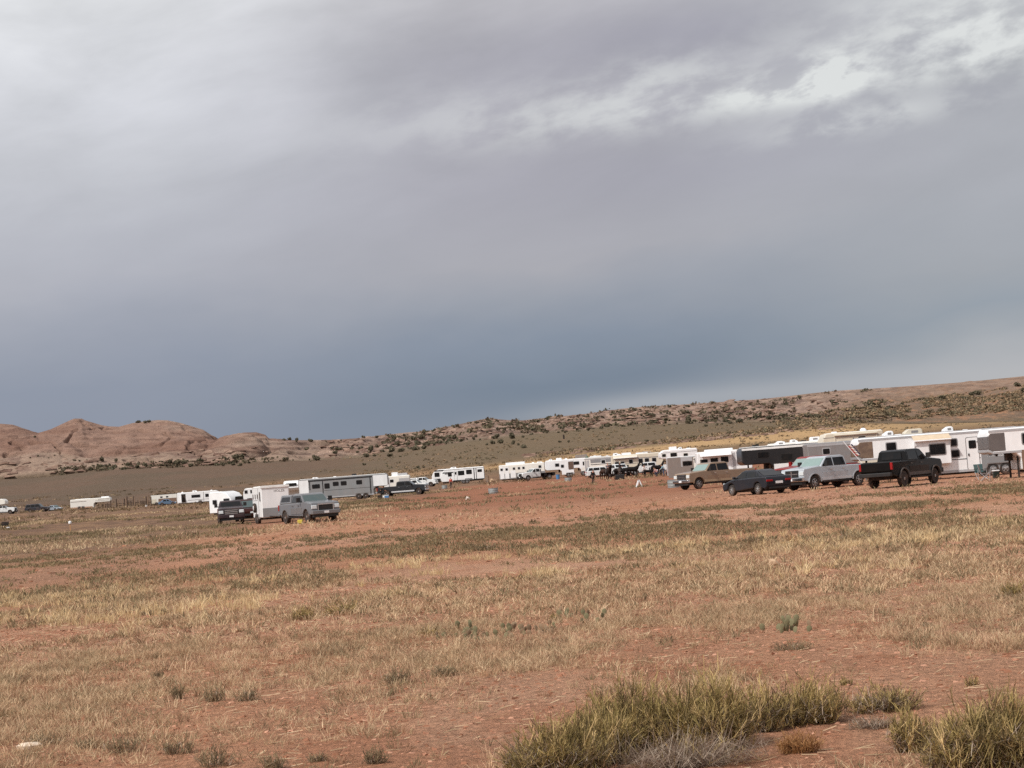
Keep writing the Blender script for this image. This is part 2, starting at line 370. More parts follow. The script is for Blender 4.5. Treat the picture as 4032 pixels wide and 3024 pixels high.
# ---------------------------------------------------------------- object helpers
def tag(o, label=None, cat=None, group=None, kind=None):
    if label: o['label'] = label
    if cat: o['category'] = cat
    if group: o['group'] = group
    if kind: o['kind'] = kind
    return o
def thing(name, label, cat, loc, rz=0, group=None):
    o = bpy.data.objects.new(name, None); COL.objects.link(o); o.empty_display_size = .2
    o.location = loc; o.rotation_euler = (0, 0, rz)
    return tag(o, label, cat, group)
_M = {}
def mat(name, c, rough=.5, metal=0.0, spec=.5, dirt=.18, coat=0.0, scale=3.0, dust=(150, 112, 90)):
    if name in _M: return _M[name]
    m = bpy.data.materials.new(name); m.use_nodes = True; t = NT(m.node_tree); t.n.clear()
    pos = t.new('ShaderNodeTexCoord').outputs['Object']
    n = t.noise(pos, scale, 6, .65)
    f = t.new('ShaderNodeMapRange', {'Value': n, 'From Min': .42, 'From Max': .75, 'To Min': 0, 'To Max': dirt}).outputs[0]
    n2 = t.noise(t.vmul(pos, (1.3, 1.3, .35)), scale*1.7, 3, .5)
    k = t.new('ShaderNodeMapRange', {'Value': n2, 'From Min': .3, 'From Max': .7, 'To Min': .93, 'To Max': 1.05}).outputs[0]
    b = t.new('ShaderNodeVectorMath', operation='SCALE'); b.inputs[0].default_value = lin(c); t.l.new(k, b.inputs['Scale'])
    cc = t.mix(f, b.outputs[0], (*lin(dust), 1))
    p = t.new('ShaderNodeBsdfPrincipled', {'Base Color': cc, 'Roughness': rough, 'Metallic': metal, 'Specular IOR Level': spec, 'Coat Weight': coat})
    o = t.new('ShaderNodeOutputMaterial'); t.l.new(p.outputs[0], o.inputs[0]); _M[name] = m; return m
def paint(name, c, metal=.0, rough=.32, dirt=.25): return mat(name, c, rough, metal*.4, .4 if sum(c) > 200 else .22, dirt*.6, .4 if sum(c) > 200 else .08, 1.2)
GLASSB = None
WHITE = mat('white_gelcoat', (238, 239, 240), .35, dirt=.12, scale=.8)
WHITE2 = mat('warm_white_panel', (232, 229, 221), .4, dirt=.14, scale=.8)
CREAM = mat('cream_panel', (214, 206, 188), .4, dirt=.2, scale=.8)
ROOF = mat('white_roof_membrane', (238, 238, 236), .6, dirt=.15, scale=1.0)
GLASS = mat('dark_window_glass', (18, 19, 21), .12, dirt=.04, spec=.28)
GLASSL = mat('windscreen_glass', (66, 82, 82), .06, dirt=.10, spec=.9)
BLACKP = mat('black_plastic', (24, 24, 25), .55, dirt=.06)
RUB = mat('tyre_rubber', (38, 36, 35), .85, dirt=.45, scale=5)
RIM = mat('wheel_alloy', (176, 176, 176), .3, metal=.6, dirt=.2)
CHROME = mat('chrome', (205, 206, 208), .15, metal=1, dirt=.05)
ALU = mat('brushed_aluminium', (186, 186, 188), .34, metal=.35, dirt=.15)
GREYM = mat('grey_sheet_metal', (140, 138, 138), .42, metal=.3, dirt=.2)
REDL = mat('tail_lamp_red', (150, 22, 24), .2, dirt=.02)
GLASSB = mat('painted_reflection_windscreen', (128, 150, 146), .06, dirt=.06, spec=.9)  # pale sky reflection painted into the glass colour
LAMP = mat('headlamp_lens', (214, 220, 222), .08, dirt=.03, spec=.8)
UNDER = mat('dark_chassis', (24, 23, 22), .8, dirt=.3)
WOODD = mat('weathered_dark_post', (74, 60, 50), .9, dirt=.3)
WOODL = mat('weathered_pale_post', (142, 118, 98), .9, dirt=.3)

class MB:
    def __init__(s): s.bm = bmesh.new()
    def _add(s, V, Fc):
        vs = [s.bm.verts.new(v) for v in V]
        for f in Fc:
            try: s.bm.faces.new([vs[i] for i in f])
            except ValueError: pass
        return s
    def box(s, x0, x1, y0, y1, z0, z1):
        return s._add([(x, y, z) for x in (x0, x1) for y in (y0, y1) for z in (z0, z1)],
                      [(0, 1, 3, 2), (4, 6, 7, 5), (0, 4, 5, 1), (2, 3, 7, 6), (0, 2, 6, 4), (1, 5, 7, 3)])
    def prism(s, pts, y0, y1, yf=None):
        """(x, z) outline swept across y; yf(z) gives a half width instead"""
        n = len(pts)
        a = [(x, (-yf(z) if yf else y0), z) for x, z in pts]; b = [(x, (yf(z) if yf else y1), z) for x, z in pts]
        return s._add(a+b, [tuple(range(n))[::-1], tuple(range(n, 2*n))] + [(i, (i+1) % n, n+(i+1) % n, n+i) for i in range(n)])
    def slab(s, P, d):
        """flat polygon P thickened by vector d"""
        n = len(P); d = Vector(d); P = [Vector(p) for p in P]
        return s._add([p for p in P]+[p+d for p in P], [tuple(range(n))[::-1], tuple(range(n, 2*n))] + [(i, (i+1) % n, n+(i+1) % n, n+i) for i in range(n)])
    def tube(s, P, r, seg=6, r1=None):
        P = [Vector(p) for p in P]; n = len(P); rings = []
        R = r if isinstance(r, (list, tuple)) else [r + (0 if r1 is None else (r1-r)*i/(n-1)) for i in range(n)]
        for i, p in enumerate(P):
            d = (P[min(i+1, n-1)]-P[max(i-1, 0)]).normalized(); q = d.orthogonal().normalized() if abs(d.z) < .9 else Vector((1, 0, 0)).cross(d).normalized()
            k = d.cross(q); rings.append([s.bm.verts.new(p + (q*math.cos(a)+k*math.sin(a))*R[i]) for a in [2*PI*j/seg for j in range(seg)]])
        for i in range(n-1):
            for j in range(seg): s.bm.faces.new((rings[i][j], rings[i][(j+1) % seg], rings[i+1][(j+1) % seg], rings[i+1][j]))
        s.bm.faces.new(rings[0][::-1]); s.bm.faces.new(rings[-1]); return s
    def lathe(s, prof, c=(0, 0, 0), axis='z', seg=16):
        rings = []
        for r, h in prof:
            ring = []
            for j in range(seg):
                a = 2*PI*j/seg; x, y = r*math.cos(a), r*math.sin(a)
                p = {'z': (x, y, h), 'y': (x, h, y), 'x': (h, x, y)}[axis]
                ring.append(s.bm.verts.new((p[0]+c[0], p[1]+c[1], p[2]+c[2])))
            rings.append(ring)
        for i in range(len(rings)-1):
            for j in range(seg): s.bm.faces.new((rings[i][j], rings[i][(j+1) % seg], rings[i+1][(j+1) % seg], rings[i+1][j]))
        s.bm.faces.new(rings[0][::-1]); s.bm.faces.new(rings[-1]); return s
    def build(s, name, m, parent=None, bev=0.0, seg=2, smooth=False, loc=None):
        me = bpy.data.meshes.new(name)
        bmesh.ops.recalc_face_normals(s.bm, faces=s.bm.faces)
        s.bm.to_mesh(me); s.bm.free(); me.materials.append(m)
        if smooth or bev: me.polygons.foreach_set('use_smooth', [True]*len(me.polygons))
        o = bpy.data.objects.new(name, me); COL.objects.link(o)
        if parent is not None: o.parent = parent
        if loc: o.location = loc
        if bev:
            b = o.modifiers.new('bevel', 'BEVEL'); b.width = bev; b.segments = seg; b.limit_method = 'ANGLE'; b.angle_limit = rad(35); b.harden_normals = True
        elif smooth:
            me.set_sharp_from_angle(angle=rad(40))
        return o

def wheel(parent, x, y, r=.40, wd=.26, rim=RIM, spokes=6, rr=.60):
    s = 1 if y > 0 else -1
    o = MB().lathe([(r*.55, -wd/2), (r*.93, -wd/2), (r, -wd/2+.035), (r, wd/2-.035), (r*.93, wd/2), (r*.62, wd/2), (r*.60, wd/2-.05)], axis='y', seg=22).build('wheel', RUB, parent, smooth=True, loc=(x, y, r))
    m = MB(); h = s*(wd/2-.02); a = r*rr
    m.lathe([(a, h-s*.06), (a, h), (a*.86, h+s*.012), (a*.84, h-s*.05)], axis='y', seg=22)
    m.lathe([(a*.30, h-s*.05), (a*.30, h+s*.02), (a*.10, h+s*.03)], axis='y', seg=10)
    for k in range(spokes):
        an = 2*PI*k/spokes + .3; ca, sa = math.cos(an), math.sin(an); w2 = a*.11
        P = [(ca*q - sa*e, h-s*.03, sa*q + ca*e) for q, e in ((a*.2, -w2), (a*.9, -w2*.9), (a*.9, w2*.9), (a*.2, w2))]
        m.slab(P, (0, s*.035, 0))
    m.build('rim', rim, o)
    return o
def arch(xc, zc, r, a0, a1, n=9):
    return [(xc + r*math.cos(rad(a0+(a1-a0)*i/(n-1))), zc + r*math.sin(rad(a0+(a1-a0)*i/(n-1)))) for i in range(n)]

def pickup(name, label, loc, yaw, body, L=6.1, W=2.0, H=1.95, cab=2.45, hoodL=1.58, wr=.41, WB=3.75, grille='bars', shell=None, bump=CHROME, two_tone=None,
           flat=False, lift=0.0, trim=None, dually=False, group=None, mirror=None, wshield=GLASSL, rim=RIM, tail=True):
    t = thing(name, label, 'pickup truck', loc, yaw, group)
    zr = H + lift; zb = 1.33 + lift; z0 = .48 + lift*.9; xf = L/2; xr = -L/2
    xwf = xf - .95; xwr = xwf - WB; xc = xf - hoodL; xce = xc - cab
    A = wr + .10
    lo = [(xf-.06, z0+.05), (xf-.02, 1.0+lift), (xf-.10, 1.27+lift), (xc+.10, zb+.06), (xc-.02, zb+.03)]
    if flat: lo += [(xce, zb), (xce, z0+.05)]
    else: lo += [(xce, zb), (xr+.04, zb-.02), (xr+.0, 1.0+lift), (xr+.08, z0+.10)] + arch(xwr, wr+.02, A, 180-8, 8)[0:]
    lo += [(xwf-A-.05, z0-.04)] + arch(xwf, wr+.02, A, 172, 8)
    MB().prism(lo, 0, 0, lambda z: W/2 - .05*max(0, (z-.95-lift)/.45) - .04*max(0, (.75-z)/.3)).build('body', body, t, bev=.06, seg=3)
    MB().prism([(xc-.02, zb-.02), (xc+.02, zb+.085), (xf-.55, 1.335+lift), (xf-.16, 1.29+lift), (xf-.10, 1.20+lift)], -W/2+.20, W/2-.20).build('hood', body, t, bev=.06, seg=3)
    hw0 = W/2-.05; hw1 = W/2-.22
    yf = lambda z: hw0 + (hw1-hw0)*max(0, min(1, (z-zb)/(zr-zb)))
    ws = .64
    cabp = [(xc+.02, zb-.03), (xc-ws, zr-.05), (xc-ws-.25, zr), (xce+.30, zr), (xce+.06, zr-.10), (xce, zb-.03)]
    MB().prism(cabp, 0, 0, yf).build('cab', body, t, bev=.05)
    def side_win(x0, x1, x2, x3, za, zc):
        for s in (-1, 1):
            P = [(x, s*(yf(z)-.012), z) for x, z in ((x0, za), (x1, za), (x2, zc), (x3, zc))]
            MB().slab(P, (0, s*.024, 0)).build('side_window', GLASS, t)
    za, zc = zb+.03, zr-.13
    mid = xc - ws*.62 - (cab-ws)*.45
    side_win(mid+.05, xc-.16, xc-ws-.02, mid+.05, za, zc)
    side_win(xce+.12, mid-.05, mid-.05, xce+.20, za, zc)
    for s in (-1, 1):
        for xa, xb in ((mid+.03, xc-.12), (xce+.06, mid-.03)):
            y0, y1 = sorted((s*(W/2-.02), s*(W/2+.012))); MB().prism([(xa, z0+.13), (xb, z0+.13), (xb, 1.0+lift), (xa, 1.0+lift)], y0, y1).build('door', body, t)
        y0, y1 = sorted((s*(W/2-.06), s*(W/2+.003)))
        for xs in (mid, xc-.09, xce+.03): MB().box(xs-.012, xs+.012, y0, y1, z0+.12, 1.0+lift).build('door_seam', UNDER, t)
    # windscreen and rear glass
    n = Vector((zr-.05-zb, 0, ws)).normalized()
    def onws(f, y): return Vector((xc+.02 - (ws+.02)*f, y, zb-.03 + (zr-.02-zb)*f))
    P = [onws(.16, -hw0+.16), onws(.16, hw0-.16), onws(.86, hw1-.05), onws(.86, -hw1+.05)]
    MB().slab([p-n*.01 for p in P], n*.03).build('windscreen', wshield, t)
    MB().slab([(xce-.012, -.62, zb+.08), (xce-.012, .62, zb+.08), (xce+.03, .56, zr-.17), (xce+.03, -.56, zr-.17)], (-.02, 0, 0)).build('rear_window', GLASS, t)
    # nose
    g = MB().box(xf-.05, xf+.012, -.54, .54, .78+lift, 1.20+lift).build('grille', BLACKP, t, bev=.02)
    m = MB()
    if grille == 'cross':
        m.box(xf, xf+.03, -.04, .04, .80+lift, 1.16+lift).box(xf, xf+.028, -.5, .5, .955+lift, 1.005+lift)
    elif grille == 'frame':
        m.box(xf, xf+.03, -.56, .56, 1.13+lift, 1.20+lift).box(xf, xf+.03, -.56, -.50, .78+lift, 1.13+lift).box(xf, xf+.03, .50, .56, .78+lift, 1.13+lift)
    else:
        for z in (.86, .99, 1.12): m.box(xf, xf+.03, -.5, .5, z+lift-.03, z+lift+.03)
    m.build('grille_bars', CHROME if grille != 'black' else BLACKP, g)
    for s in (-1, 1):
        MB().box(xf-.16, xf+.006, s*.60 if s > 0 else -.97, .97 if s > 0 else s*.60, .88+lift, 1.12+lift).build('headlight', LAMP, t, bev=.03)
        mm = MB().box(xc-.42, xc-.28, s*(hw0+.05) if s > 0 else -(hw0+.30), hw0+.30 if s > 0 else s*(hw0+.05), zb+.06, zb+.34)
        mm.tube([(xc-.34, s*(hw0-.02), zb+.10), (xc-.34, s*(hw0+.10), zb+.14)], .025)
        mm.build('side_mirror', mirror or BLACKP, t, bev=.03)
        for xx in (mid+.20, xce+.28): MB().box(xx, xx+.20, s*(W/2-.01) if s > 0 else -(W/2+.03), W/2+.03 if s > 0 else s*(W/2-.01), zb-.20, zb-.155).build('door_handle', CHROME if trim is None else trim, t)
    MB().box(xf-.10, xf+.14, -W/2+.02, W/2-.02, .52+lift*.8, .78+lift).build('front_bumper', bump, t, bev=.05)
    MB().box(xf+.13, xf+.155, -.16, .16, .58+lift, .72+lift).build('licence_plate', WHITE, t)
    MB().box(xf-.3, xf+.05, -W/2+.15, W/2-.15, .34+lift*.8, .52+lift*.8).build('air_dam', BLACKP, t)
    MB().box(xce-.1 if flat else xr+.5, xf-.5, -W/2+.45, W/2-.45, .34+lift, z0+.1).build('chassis', UNDER, t)
    if flat:
        b = MB().box(xr, xce-.12, -W/2-.12, W/2+.12, 1.02, 1.12).build('flat_bed', BLACKP, t, bev=.01)
        MB().box(xce-.10, xce-.04, -W/2+.05, W/2-.05, 1.1, 1.75).build('headache_rack', BLACKP, b)
        MB().box(xr+.1, xce, -.45, .45, .55, 1.02).build('bed_frame', UNDER, b)
        for xx in (xwr+.75, xwr-.78): MB().box(xx-.25, xx+.25, -W/2-.05, W/2+.05, .62, 1.0).build('tool_box', BLACKP, b, bev=.02)
    else:
        MB().box(xr+.12, xce-.14, -W/2+.14, W/2-.14, zb-.02, zb+.006).build('dark_bed_hollow', BLACKP, t)  # dark slab standing in for the shaded hollow of the open bed
        MB().box(xr-.035, xr+.02, -W/2+.12, W/2-.12, .82+lift, zb-.04).build('tailgate', body, t, bev=.02)
        for s in (-1, 1): MB().box(xr-.02, xr+.10, s*(W/2-.12) if s > 0 else -(W/2+.008), W/2+.008 if s > 0 else s*(W/2-.12), .88+lift, zb-.06).build('tail_light', REDL, t, bev=.015)
        MB().box(xr-.22, xr+.05, -W/2+.03, W/2-.03, .52+lift, .74+lift).build('rear_bumper', bump, t, bev=.04)
    if trim is not None or two_tone is not None:
        for s in (-1, 1): MB().box(xwr+A+.1, xwf-A-.06, s*(W/2-.01) if s > 0 else -(W/2+.02), W/2+.02 if s > 0 else s*(W/2-.01), z0+.03, z0+.20).build('rocker_trim', two_tone or trim, t)
    for s in (-1, 1): MB().box(xwr+A+.25, xwf-A-.15, s*(W/2-.02) if s > 0 else -(W/2+.12), W/2+.12 if s > 0 else s*(W/2-.02), .40+lift*.6, .45+lift*.6).build('running_board', BLACKP, t, bev=.01)
    if shell is not None:
        ys = lambda z: W/2-.06 - .10*max(0, (z-zb)/(zr-zb))
        s_ = MB().prism([(xce-.06, zb-.01), (xce-.06, zr-.06), (xr+.35, zr-.03), (xr+.06, zb-.01)], 0, 0, ys).build('camper_shell', shell, t, bev=.05)
        for s in (-1, 1):
            P = [(x, s*(ys(z)-.012), z) for x, z in ((xce-.28, zb+.12), (xr+.38, zb+.12), (xr+.56, zr-.17), (xce-.28, zr-.17))]
            MB().slab(P, (0, s*.024, 0)).build('shell_window', GLASS, s_)
        MB().slab([(xr+.10, -.7, zb+.10), (xr+.10, .7, zb+.10), (xr+.27, .62, zr-.14), (xr+.27, -.62, zr-.14)], (-.03, 0, .01)).build('shell_rear_window', GLASS, s_)
    for s in (-1, 1):
        wheel(t, xwf, s*(W/2-.16), wr, .26, rim); wheel(t, xwr, s*(W/2-(.12 if not dually else .02)), wr, .26 if not dually else .5, rim)
        MB().prism(arch(xwf, wr+.02, A+.05, 178, 2, 11) + arch(xwf, wr+.02, A-.01, 2, 178, 11), s*(W/2-.02), s*(W/2+(.03 if lift == 0 else .07))).build('wheel_arch', trim or body, t)
        if not flat: MB().prism(arch(xwr, wr+.02, A+.05, 178, 2, 11) + arch(xwr, wr+.02, A-.01, 2, 178, 11), s*(W/2-.02), s*(W/2+(.03 if not dually else .14) + (.04 if lift else 0))).build('wheel_arch', trim or body, t)
    return t

def carlike(name, label, cat, loc, yaw, body, prof, green, L, W, zb, zr, wr, WB, xwf, winx, group=None, wsf=(0, 1), rearf=(0, 1), lights='std', trim=None):
    """saloon / suv: lower outline prof (x, z), glasshouse outline green (front low, front high, rear high, rear low)"""
    t = thing(name, label, cat, loc, yaw, group); xwr = xwf-WB; A = wr+.07
    z0 = prof[0][1]
    MB().prism(prof + arch(xwr, wr, A, 172, 8) + [(xwf-A-.05, z0-.02)] + arch(xwf, wr, A, 172, 8), -W/2, W/2).build('body', body, t, bev=.08, seg=3)
    hw0 = W/2-.06; hw1 = W/2-.26; yf = lambda z: hw0 + (hw1-hw0)*max(0, min(1, (z-zb)/(zr-zb)))
    (a, b, c, d) = green
    MB().prism([a, b, (b[0]-.25, zr), (c[0]+.25, zr), c, d], 0, 0, yf).build('roof', body, t, bev=.06, seg=3)
    for s in (-1, 1):
        for q in winx:
            P = [(x, s*(yf(z)-.012), z) for x, z in q]; MB().slab(P, (0, s*.024, 0)).build('side_window', GLASS, t)
    for nm, p, q, g in (('windscreen', a, b, GLASSL), ('rear_window', d, c, GLASS)):
        v = Vector((q[0]-p[0], 0, q[1]-p[1])); n = Vector((v.z, 0, -v.x)).normalized()
        if (nm == 'rear_window') == (n.x > 0): n = -n
        P = []
        for f, k in ((.08, -1), (.08, 1), (.93, 1), (.93, -1)):
            z = p[1]+v.z*f; P.append(Vector((p[0]+v.x*f, k*(yf(z)-.09), z))-n*.01)
        MB().slab(P, n*.03).build(nm, g, t)
    xf, xr = L/2, -L/2
    for s in (-1, 1):
        ya, yb = (W/2-.52, W/2-.06) if s > 0 else (-W/2+.06, -W/2+.52)
        MB().box(xf-.25, xf-.02, ya, yb, .62, .76).build('headlight', LAMP, t, bev=.03)
        MB().box(xr-.012, xr+.2, ya+(.06 if s > 0 else -.04), yb+(.04 if s > 0 else -.06), zb-.23, zb-.11).build('tail_light', REDL, t, bev=.03)
        MB().box(a[0]-.45, a[0]-.30, s*(hw0+.02) if s > 0 else -(hw0+.2), hw0+.2 if s > 0 else s*(hw0+.02), zb+.02, zb+.16).build('side_mirror', trim or body, t, bev=.03)
        wheel(t, xwf, s*(W/2-.13), wr, .22, RIM, 7, .66); wheel(t, xwr, s*(W/2-.13), wr, .22, RIM, 7, .66)
    MB().box(xf-.05, xf+.012, -.45, .45, .42, .60).build('grille', BLACKP, t, bev=.02)
    MB().box(xr-.03, xr+.0, -.24, .24, zb-.36, zb-.22).build('licence_plate', WHITE, t)
    MB().box(xr-.008, xr+.05, -W/2+.2, W/2-.2, .30, .42).build('rear_bumper_insert', BLACKP, t)
    MB().box(xr+.4, xf-.4, -W/2+.3, W/2-.3, .18, .34).build('underbody', UNDER, t)
    return t
def rboxpts(cx, cz, w, h, r=.06, k=3):
    P = []
    for (sx, sz, a0) in ((1, 1, 0), (-1, 1, 90), (-1, -1, 180), (1, -1, 270)):
        for i in range(k): 
            a = rad(a0 + 90*i/(k-1)); P.append((cx + sx*(w/2-r) + r*math.cos(a), cz + sz*(h/2-r) + r*math.sin(a)))
    return P
def coach(name, label, cat, ul, ur, v, d, head='R', dyaw=0, H=3.1, W=2.44, z0=.5, body=WHITE, roof=ROOF, front='box', noseL=2.3, noseZ=1.5, nose=None, lower=None, lowz=1.0,
          windows=(), doors=(), items=(), stripes=(), slides=(), awning=None, axles=(.40, .49), wr=.37, roofz=None, under=True, jack=None, group=None, backwin=(), trimbot=None, frontwin=None, rear=(), spare=False, L=None):
    th = rad(abs(dyaw)); wpx = (ur-ul)/F*d
    if L is None: L = max(2.2, (wpx - W*math.sin(th))/math.cos(th))
    p = at((ul+ur)/2, v, d)
    yaw = (PI if head == 'L' else 0) + rad(dyaw)
    t = thing(name, label, cat, (p.x, p.y, zg(p.x, p.y)), yaw, group)
    cs = 1 if head == 'L' else -1
    X = lambda fr: (fr-.5)*L*(1 if head == 'R' else -1)
    xf, xr = L/2, -L/2; zt = H
    xm = xf-noseL if front == 'goose' else xf
    if front == 'goose': pr = [(xr, z0), (xr, zt), (xf-.15, zt), (xf, zt-.30), (xf, noseZ+.22), (xf-.25, noseZ), (xm+.35, noseZ), (xm, noseZ-.35), (xm, z0)]
    elif front == 'vnose': pr = [(xr, z0), (xr, zt), (xf-.35, zt), (xf, zt-.4), (xf, z0+.1), (xf-.1, z0)]
    elif front == 'curve': pr = [(xr, z0), (xr, zt-.12), (xr+.12, zt), (xf-1.3, zt), (xf-.75, zt-.18), (xf-.3, zt-.65), (xf-.03, zt-1.25), (xf, z0+.35), (xf-.25, z0)]
    elif front == 'fifth': pr = [(xr, z0), (xr, zt), (xf-1.6, zt), (xf-.7, zt-.12), (xf-.15, zt-.55), (xf, noseZ+.45), (xf-.4, noseZ+.05), (xm+.3-noseL, noseZ-.05) if False else (xf-noseL+.3, noseZ-.02), (xf-noseL, noseZ-.4), (xf-noseL, z0)]
    elif front == 'cabover': pr = [(xr, z0), (xr, zt-.1), (xr+.1, zt), (xf-.5, zt), (xf-.05, zt-.35), (xf, zt-.75), (xf-.1, zt-1.05), (xf-noseL, zt-1.15), (xf-noseL, z0)]
    elif front == 'bus': pr = [(xr, z0), (xr, zt), (xf-.35, zt), (xf-.08, zt-.5), (xf, 1.2), (xf, z0+.1), (xf-.1, z0)]
    else: pr = [(xr, z0), (xr, zt), (xf, zt), (xf, z0)]
    xm = xf-noseL if front in ('goose', 'fifth', 'cabover') else xf
    MB().prism(pr, -W/2, W/2).build('body', body, t, bev=.09, seg=2)
    MB().box(xr+.12, xf-(.25 if front in ('box', 'goose', 'vnose') else 1.4 if front in ('curve', 'fifth') else .6), -W/2+.10, W/2-.10, zt-.02, zt+.045).build('roof', roof, t, bev=.03)
    if roof is not ROOF or roofz:
        for s in (-1, 1): MB().box(xr-.01, xf-.05 if front != 'curve' else xf-1.2, s*W/2-.012, s*W/2+.014, zt-(roofz or .22), zt-.07).build('roof_rail', roof, t)
    def side_panel(nm, fr0, fr1, za, zb_, m, off=.012, parent=None, both=False):
        x0, x1 = sorted((X(fr0), X(fr1)))
        for s in ((cs, -cs) if both else (cs,)):
            o = MB().box(x0, x1, s*(W/2)-.01, s*(W/2)+s*off if s > 0 else s*(W/2)+.01, za, zb_) if s > 0 else MB().box(x0, x1, -W/2-off, -W/2+.01, za, zb_)
            o = o.build(nm, m, parent or t)
        return o
    if lower: 
        for s in (-1, 1): MB().box(xr+.02, xm-.02, s*W/2-.008, s*W/2+.008, z0+.03, lowz).build('lower_panel', lower, t)
    if trimbot:
        for s in (-1, 1): MB().box(xr-.005, xm+.005, s*W/2-.012, s*W/2+.018, z0-.02, z0+.13).build('bottom_rail', trimbot, t)
    if nose: 
        n0 = xf-.95
        MB().prism([(n0, noseZ+.10), (n0, zt-.22), (xf-.12, zt-.22), (xf+.012, zt-.40), (xf+.012, noseZ+.26), (xf-.2, noseZ+.10)], -W/2-.012, W/2+.012).build('nose_panel', nose, t, bev=.05)
        MB().prism([(xm-.05, noseZ-.02), (xm-.05, noseZ+.09), (xf-.2, noseZ+.09), (xf+.02, noseZ+.25), (xf+.02, noseZ+.10), (xf-.24, noseZ-.02)], -W/2-.02, W/2+.02).build('nose_rail', ALU, t)
    for (fr0, fr1, za, zb_, m) in stripes: side_panel('stripe', fr0, fr1, za, zb_, m, .014)
    sl = []
    for (fr0, fr1, za, zb_, dp, m) in slides:
        x0, x1 = sorted((X(fr0), X(fr1))); s = cs
        so_ = MB().box(x0, x1, min(s*(W/2-.1), s*(W/2+dp)), max(s*(W/2-.1), s*(W/2+dp)), za, zb_).build('slide_out', m, t, bev=.03); sl.append((x0, x1, za, zb_, dp, so_))
    def win(fr, z, w, h, fm, side, par=None, off=0.0):
        x = X(fr); par = par or t
        for (a, b, za, zb_, dp, so_) in sl:
            if side == cs and a < x < b and za < z < zb_: off = dp; par = so_
        y0 = side*(W/2+off)
        o = MB().slab([(q[0], y0-side*.01, q[1]) for q in rboxpts(x, z, w, h)], (0, side*.034, 0)).build('window', GLASS, par)
        if fm: MB().slab([(q[0], y0-side*.01, q[1]) for q in rboxpts(x, z, w+.12, h+.12, .09)], (0, side*.027, 0)).build('frame', fm, o)
        return o
    for wn in windows:
        fr, z, w_, h_ = wn[:4]; fm = wn[4] if len(wn) > 4 else ALU
        win(fr, z, w_, h_, fm, cs)
    for wn in (backwin or windows[:2]):
        fr, z, w_, h_ = wn[:4]; win(fr, z, w_, h_, None, -cs)
    for dr in doors:
        fr, w_, za, zb_, m, wd, op = dr
        x = X(fr); y0 = cs*W/2
        if op:
            MB().box(x-w_/2, x+w_/2, min(y0-cs*.01, y0+cs*.012), max(y0-cs*.01, y0+cs*.012), za, zb_).build('doorway', UNDER, t)
            hx = x + (w_/2)*op
            o = MB().box(hx-.025, hx+.025, min(y0, y0+cs*w_), max(y0, y0+cs*w_), za, zb_).build('door', m, t)
            o2 = MB().box(min(hx, hx+op*w_*.9), max(hx, hx+op*w_*.9), min(y0+cs*.02, y0+cs*.055), max(y0+cs*.02, y0+cs*.055), za, zb_)
            o2.build('door', m, t, bev=.01)
        else:
            o = MB().slab([(q[0], y0-cs*.01, q[1]) for q in rboxpts(x, (za+zb_)/2, w_, zb_-za, .1)], (0, cs*.04, 0)).build('door', m, t)
            MB().slab([(q[0], y0-cs*.01, q[1]) for q in rboxpts(x, (za+zb_)/2, w_+.09, zb_-za+.09, .12)], (0, cs*.022, 0)).build('door_frame', GREYM, o)
            if wd: MB().slab([(q[0], y0, q[1]) for q in rboxpts(x, zb_-.42, w_*.62, .5)], (0, cs*.05, 0)).build('window', GLASS, o)
            MB().box(x+w_*.32, x+w_*.42, min(y0, y0+cs*.07), max(y0, y0+cs*.07), za+.85, za+1.0).build('handle', BLACKP, o)
            for zz in (za+.25, zb_-.3): MB().box(x-w_*.5, x-w_*.36, min(y0, y0+cs*.06), max(y0, y0+cs*.06), zz, zz+.05).build('hinge', GREYM, o)
    for it in items:
        k, fr, ln, ht = it[:4]; x = X(fr); m = it[4] if len(it) > 4 else WHITE; yy = it[5] if len(it) > 5 else 0
        if k == 'ac':
            q = MB().prism([(x-ln/2, zt), (x-ln/2+.02, zt+ht*.8), (x-ln/2+.12, zt+ht), (x+ln/2-.30, zt+ht), (x+ln/2, zt+ht*.45), (x+ln/2, zt)], yy-.36, yy+.36).build('air_conditioner', m, t, bev=.05)
            MB().box(x-ln*.25, x+ln*.12, yy-.37, yy+.37, zt+ht*.3, zt+ht*.7).build('grille', GREYM, q)
        elif k == 'dome': MB().lathe([(ln/2, zt), (ln/2, zt+ht*.35), (ln*.40, zt+ht*.75), (ln*.2, zt+ht), (.02, zt+ht*1.02)], (x, yy, 0), 'z', 14).build('satellite_dome', m, t, smooth=True)
        elif k == 'vent': MB().box(x-ln/2, x+ln/2, yy-ln/2, yy+ln/2, zt, zt+ht).build('roof_vent', m, t, bev=.03)
        elif k == 'pod': MB().box(x-ln/2, x+ln/2, yy-.55, yy+.55, zt+.02, zt+ht).build('roof_pod', m, t, bev=.05)
        elif k == 'rack':
            b = MB(); 
            for y_ in (-.9, .9): b.tube([(x-ln/2, y_, zt), (x-ln/2, y_, zt+ht), (x+ln/2, y_, zt+ht), (x+ln/2, y_, zt)], .03)
            for q in range(6): xx = x-ln/2+ln*q/5; b.tube([(xx, -.9, zt+ht), (xx, .9, zt+ht)], .02)
            b.build('hay_rack', m, t)
        elif k == 'hay': MB().box(x-ln/2, x+ln/2, yy-.5, yy+.5, zt+.05, zt+ht).build('covered_load', m, t, bev=.1, seg=3)
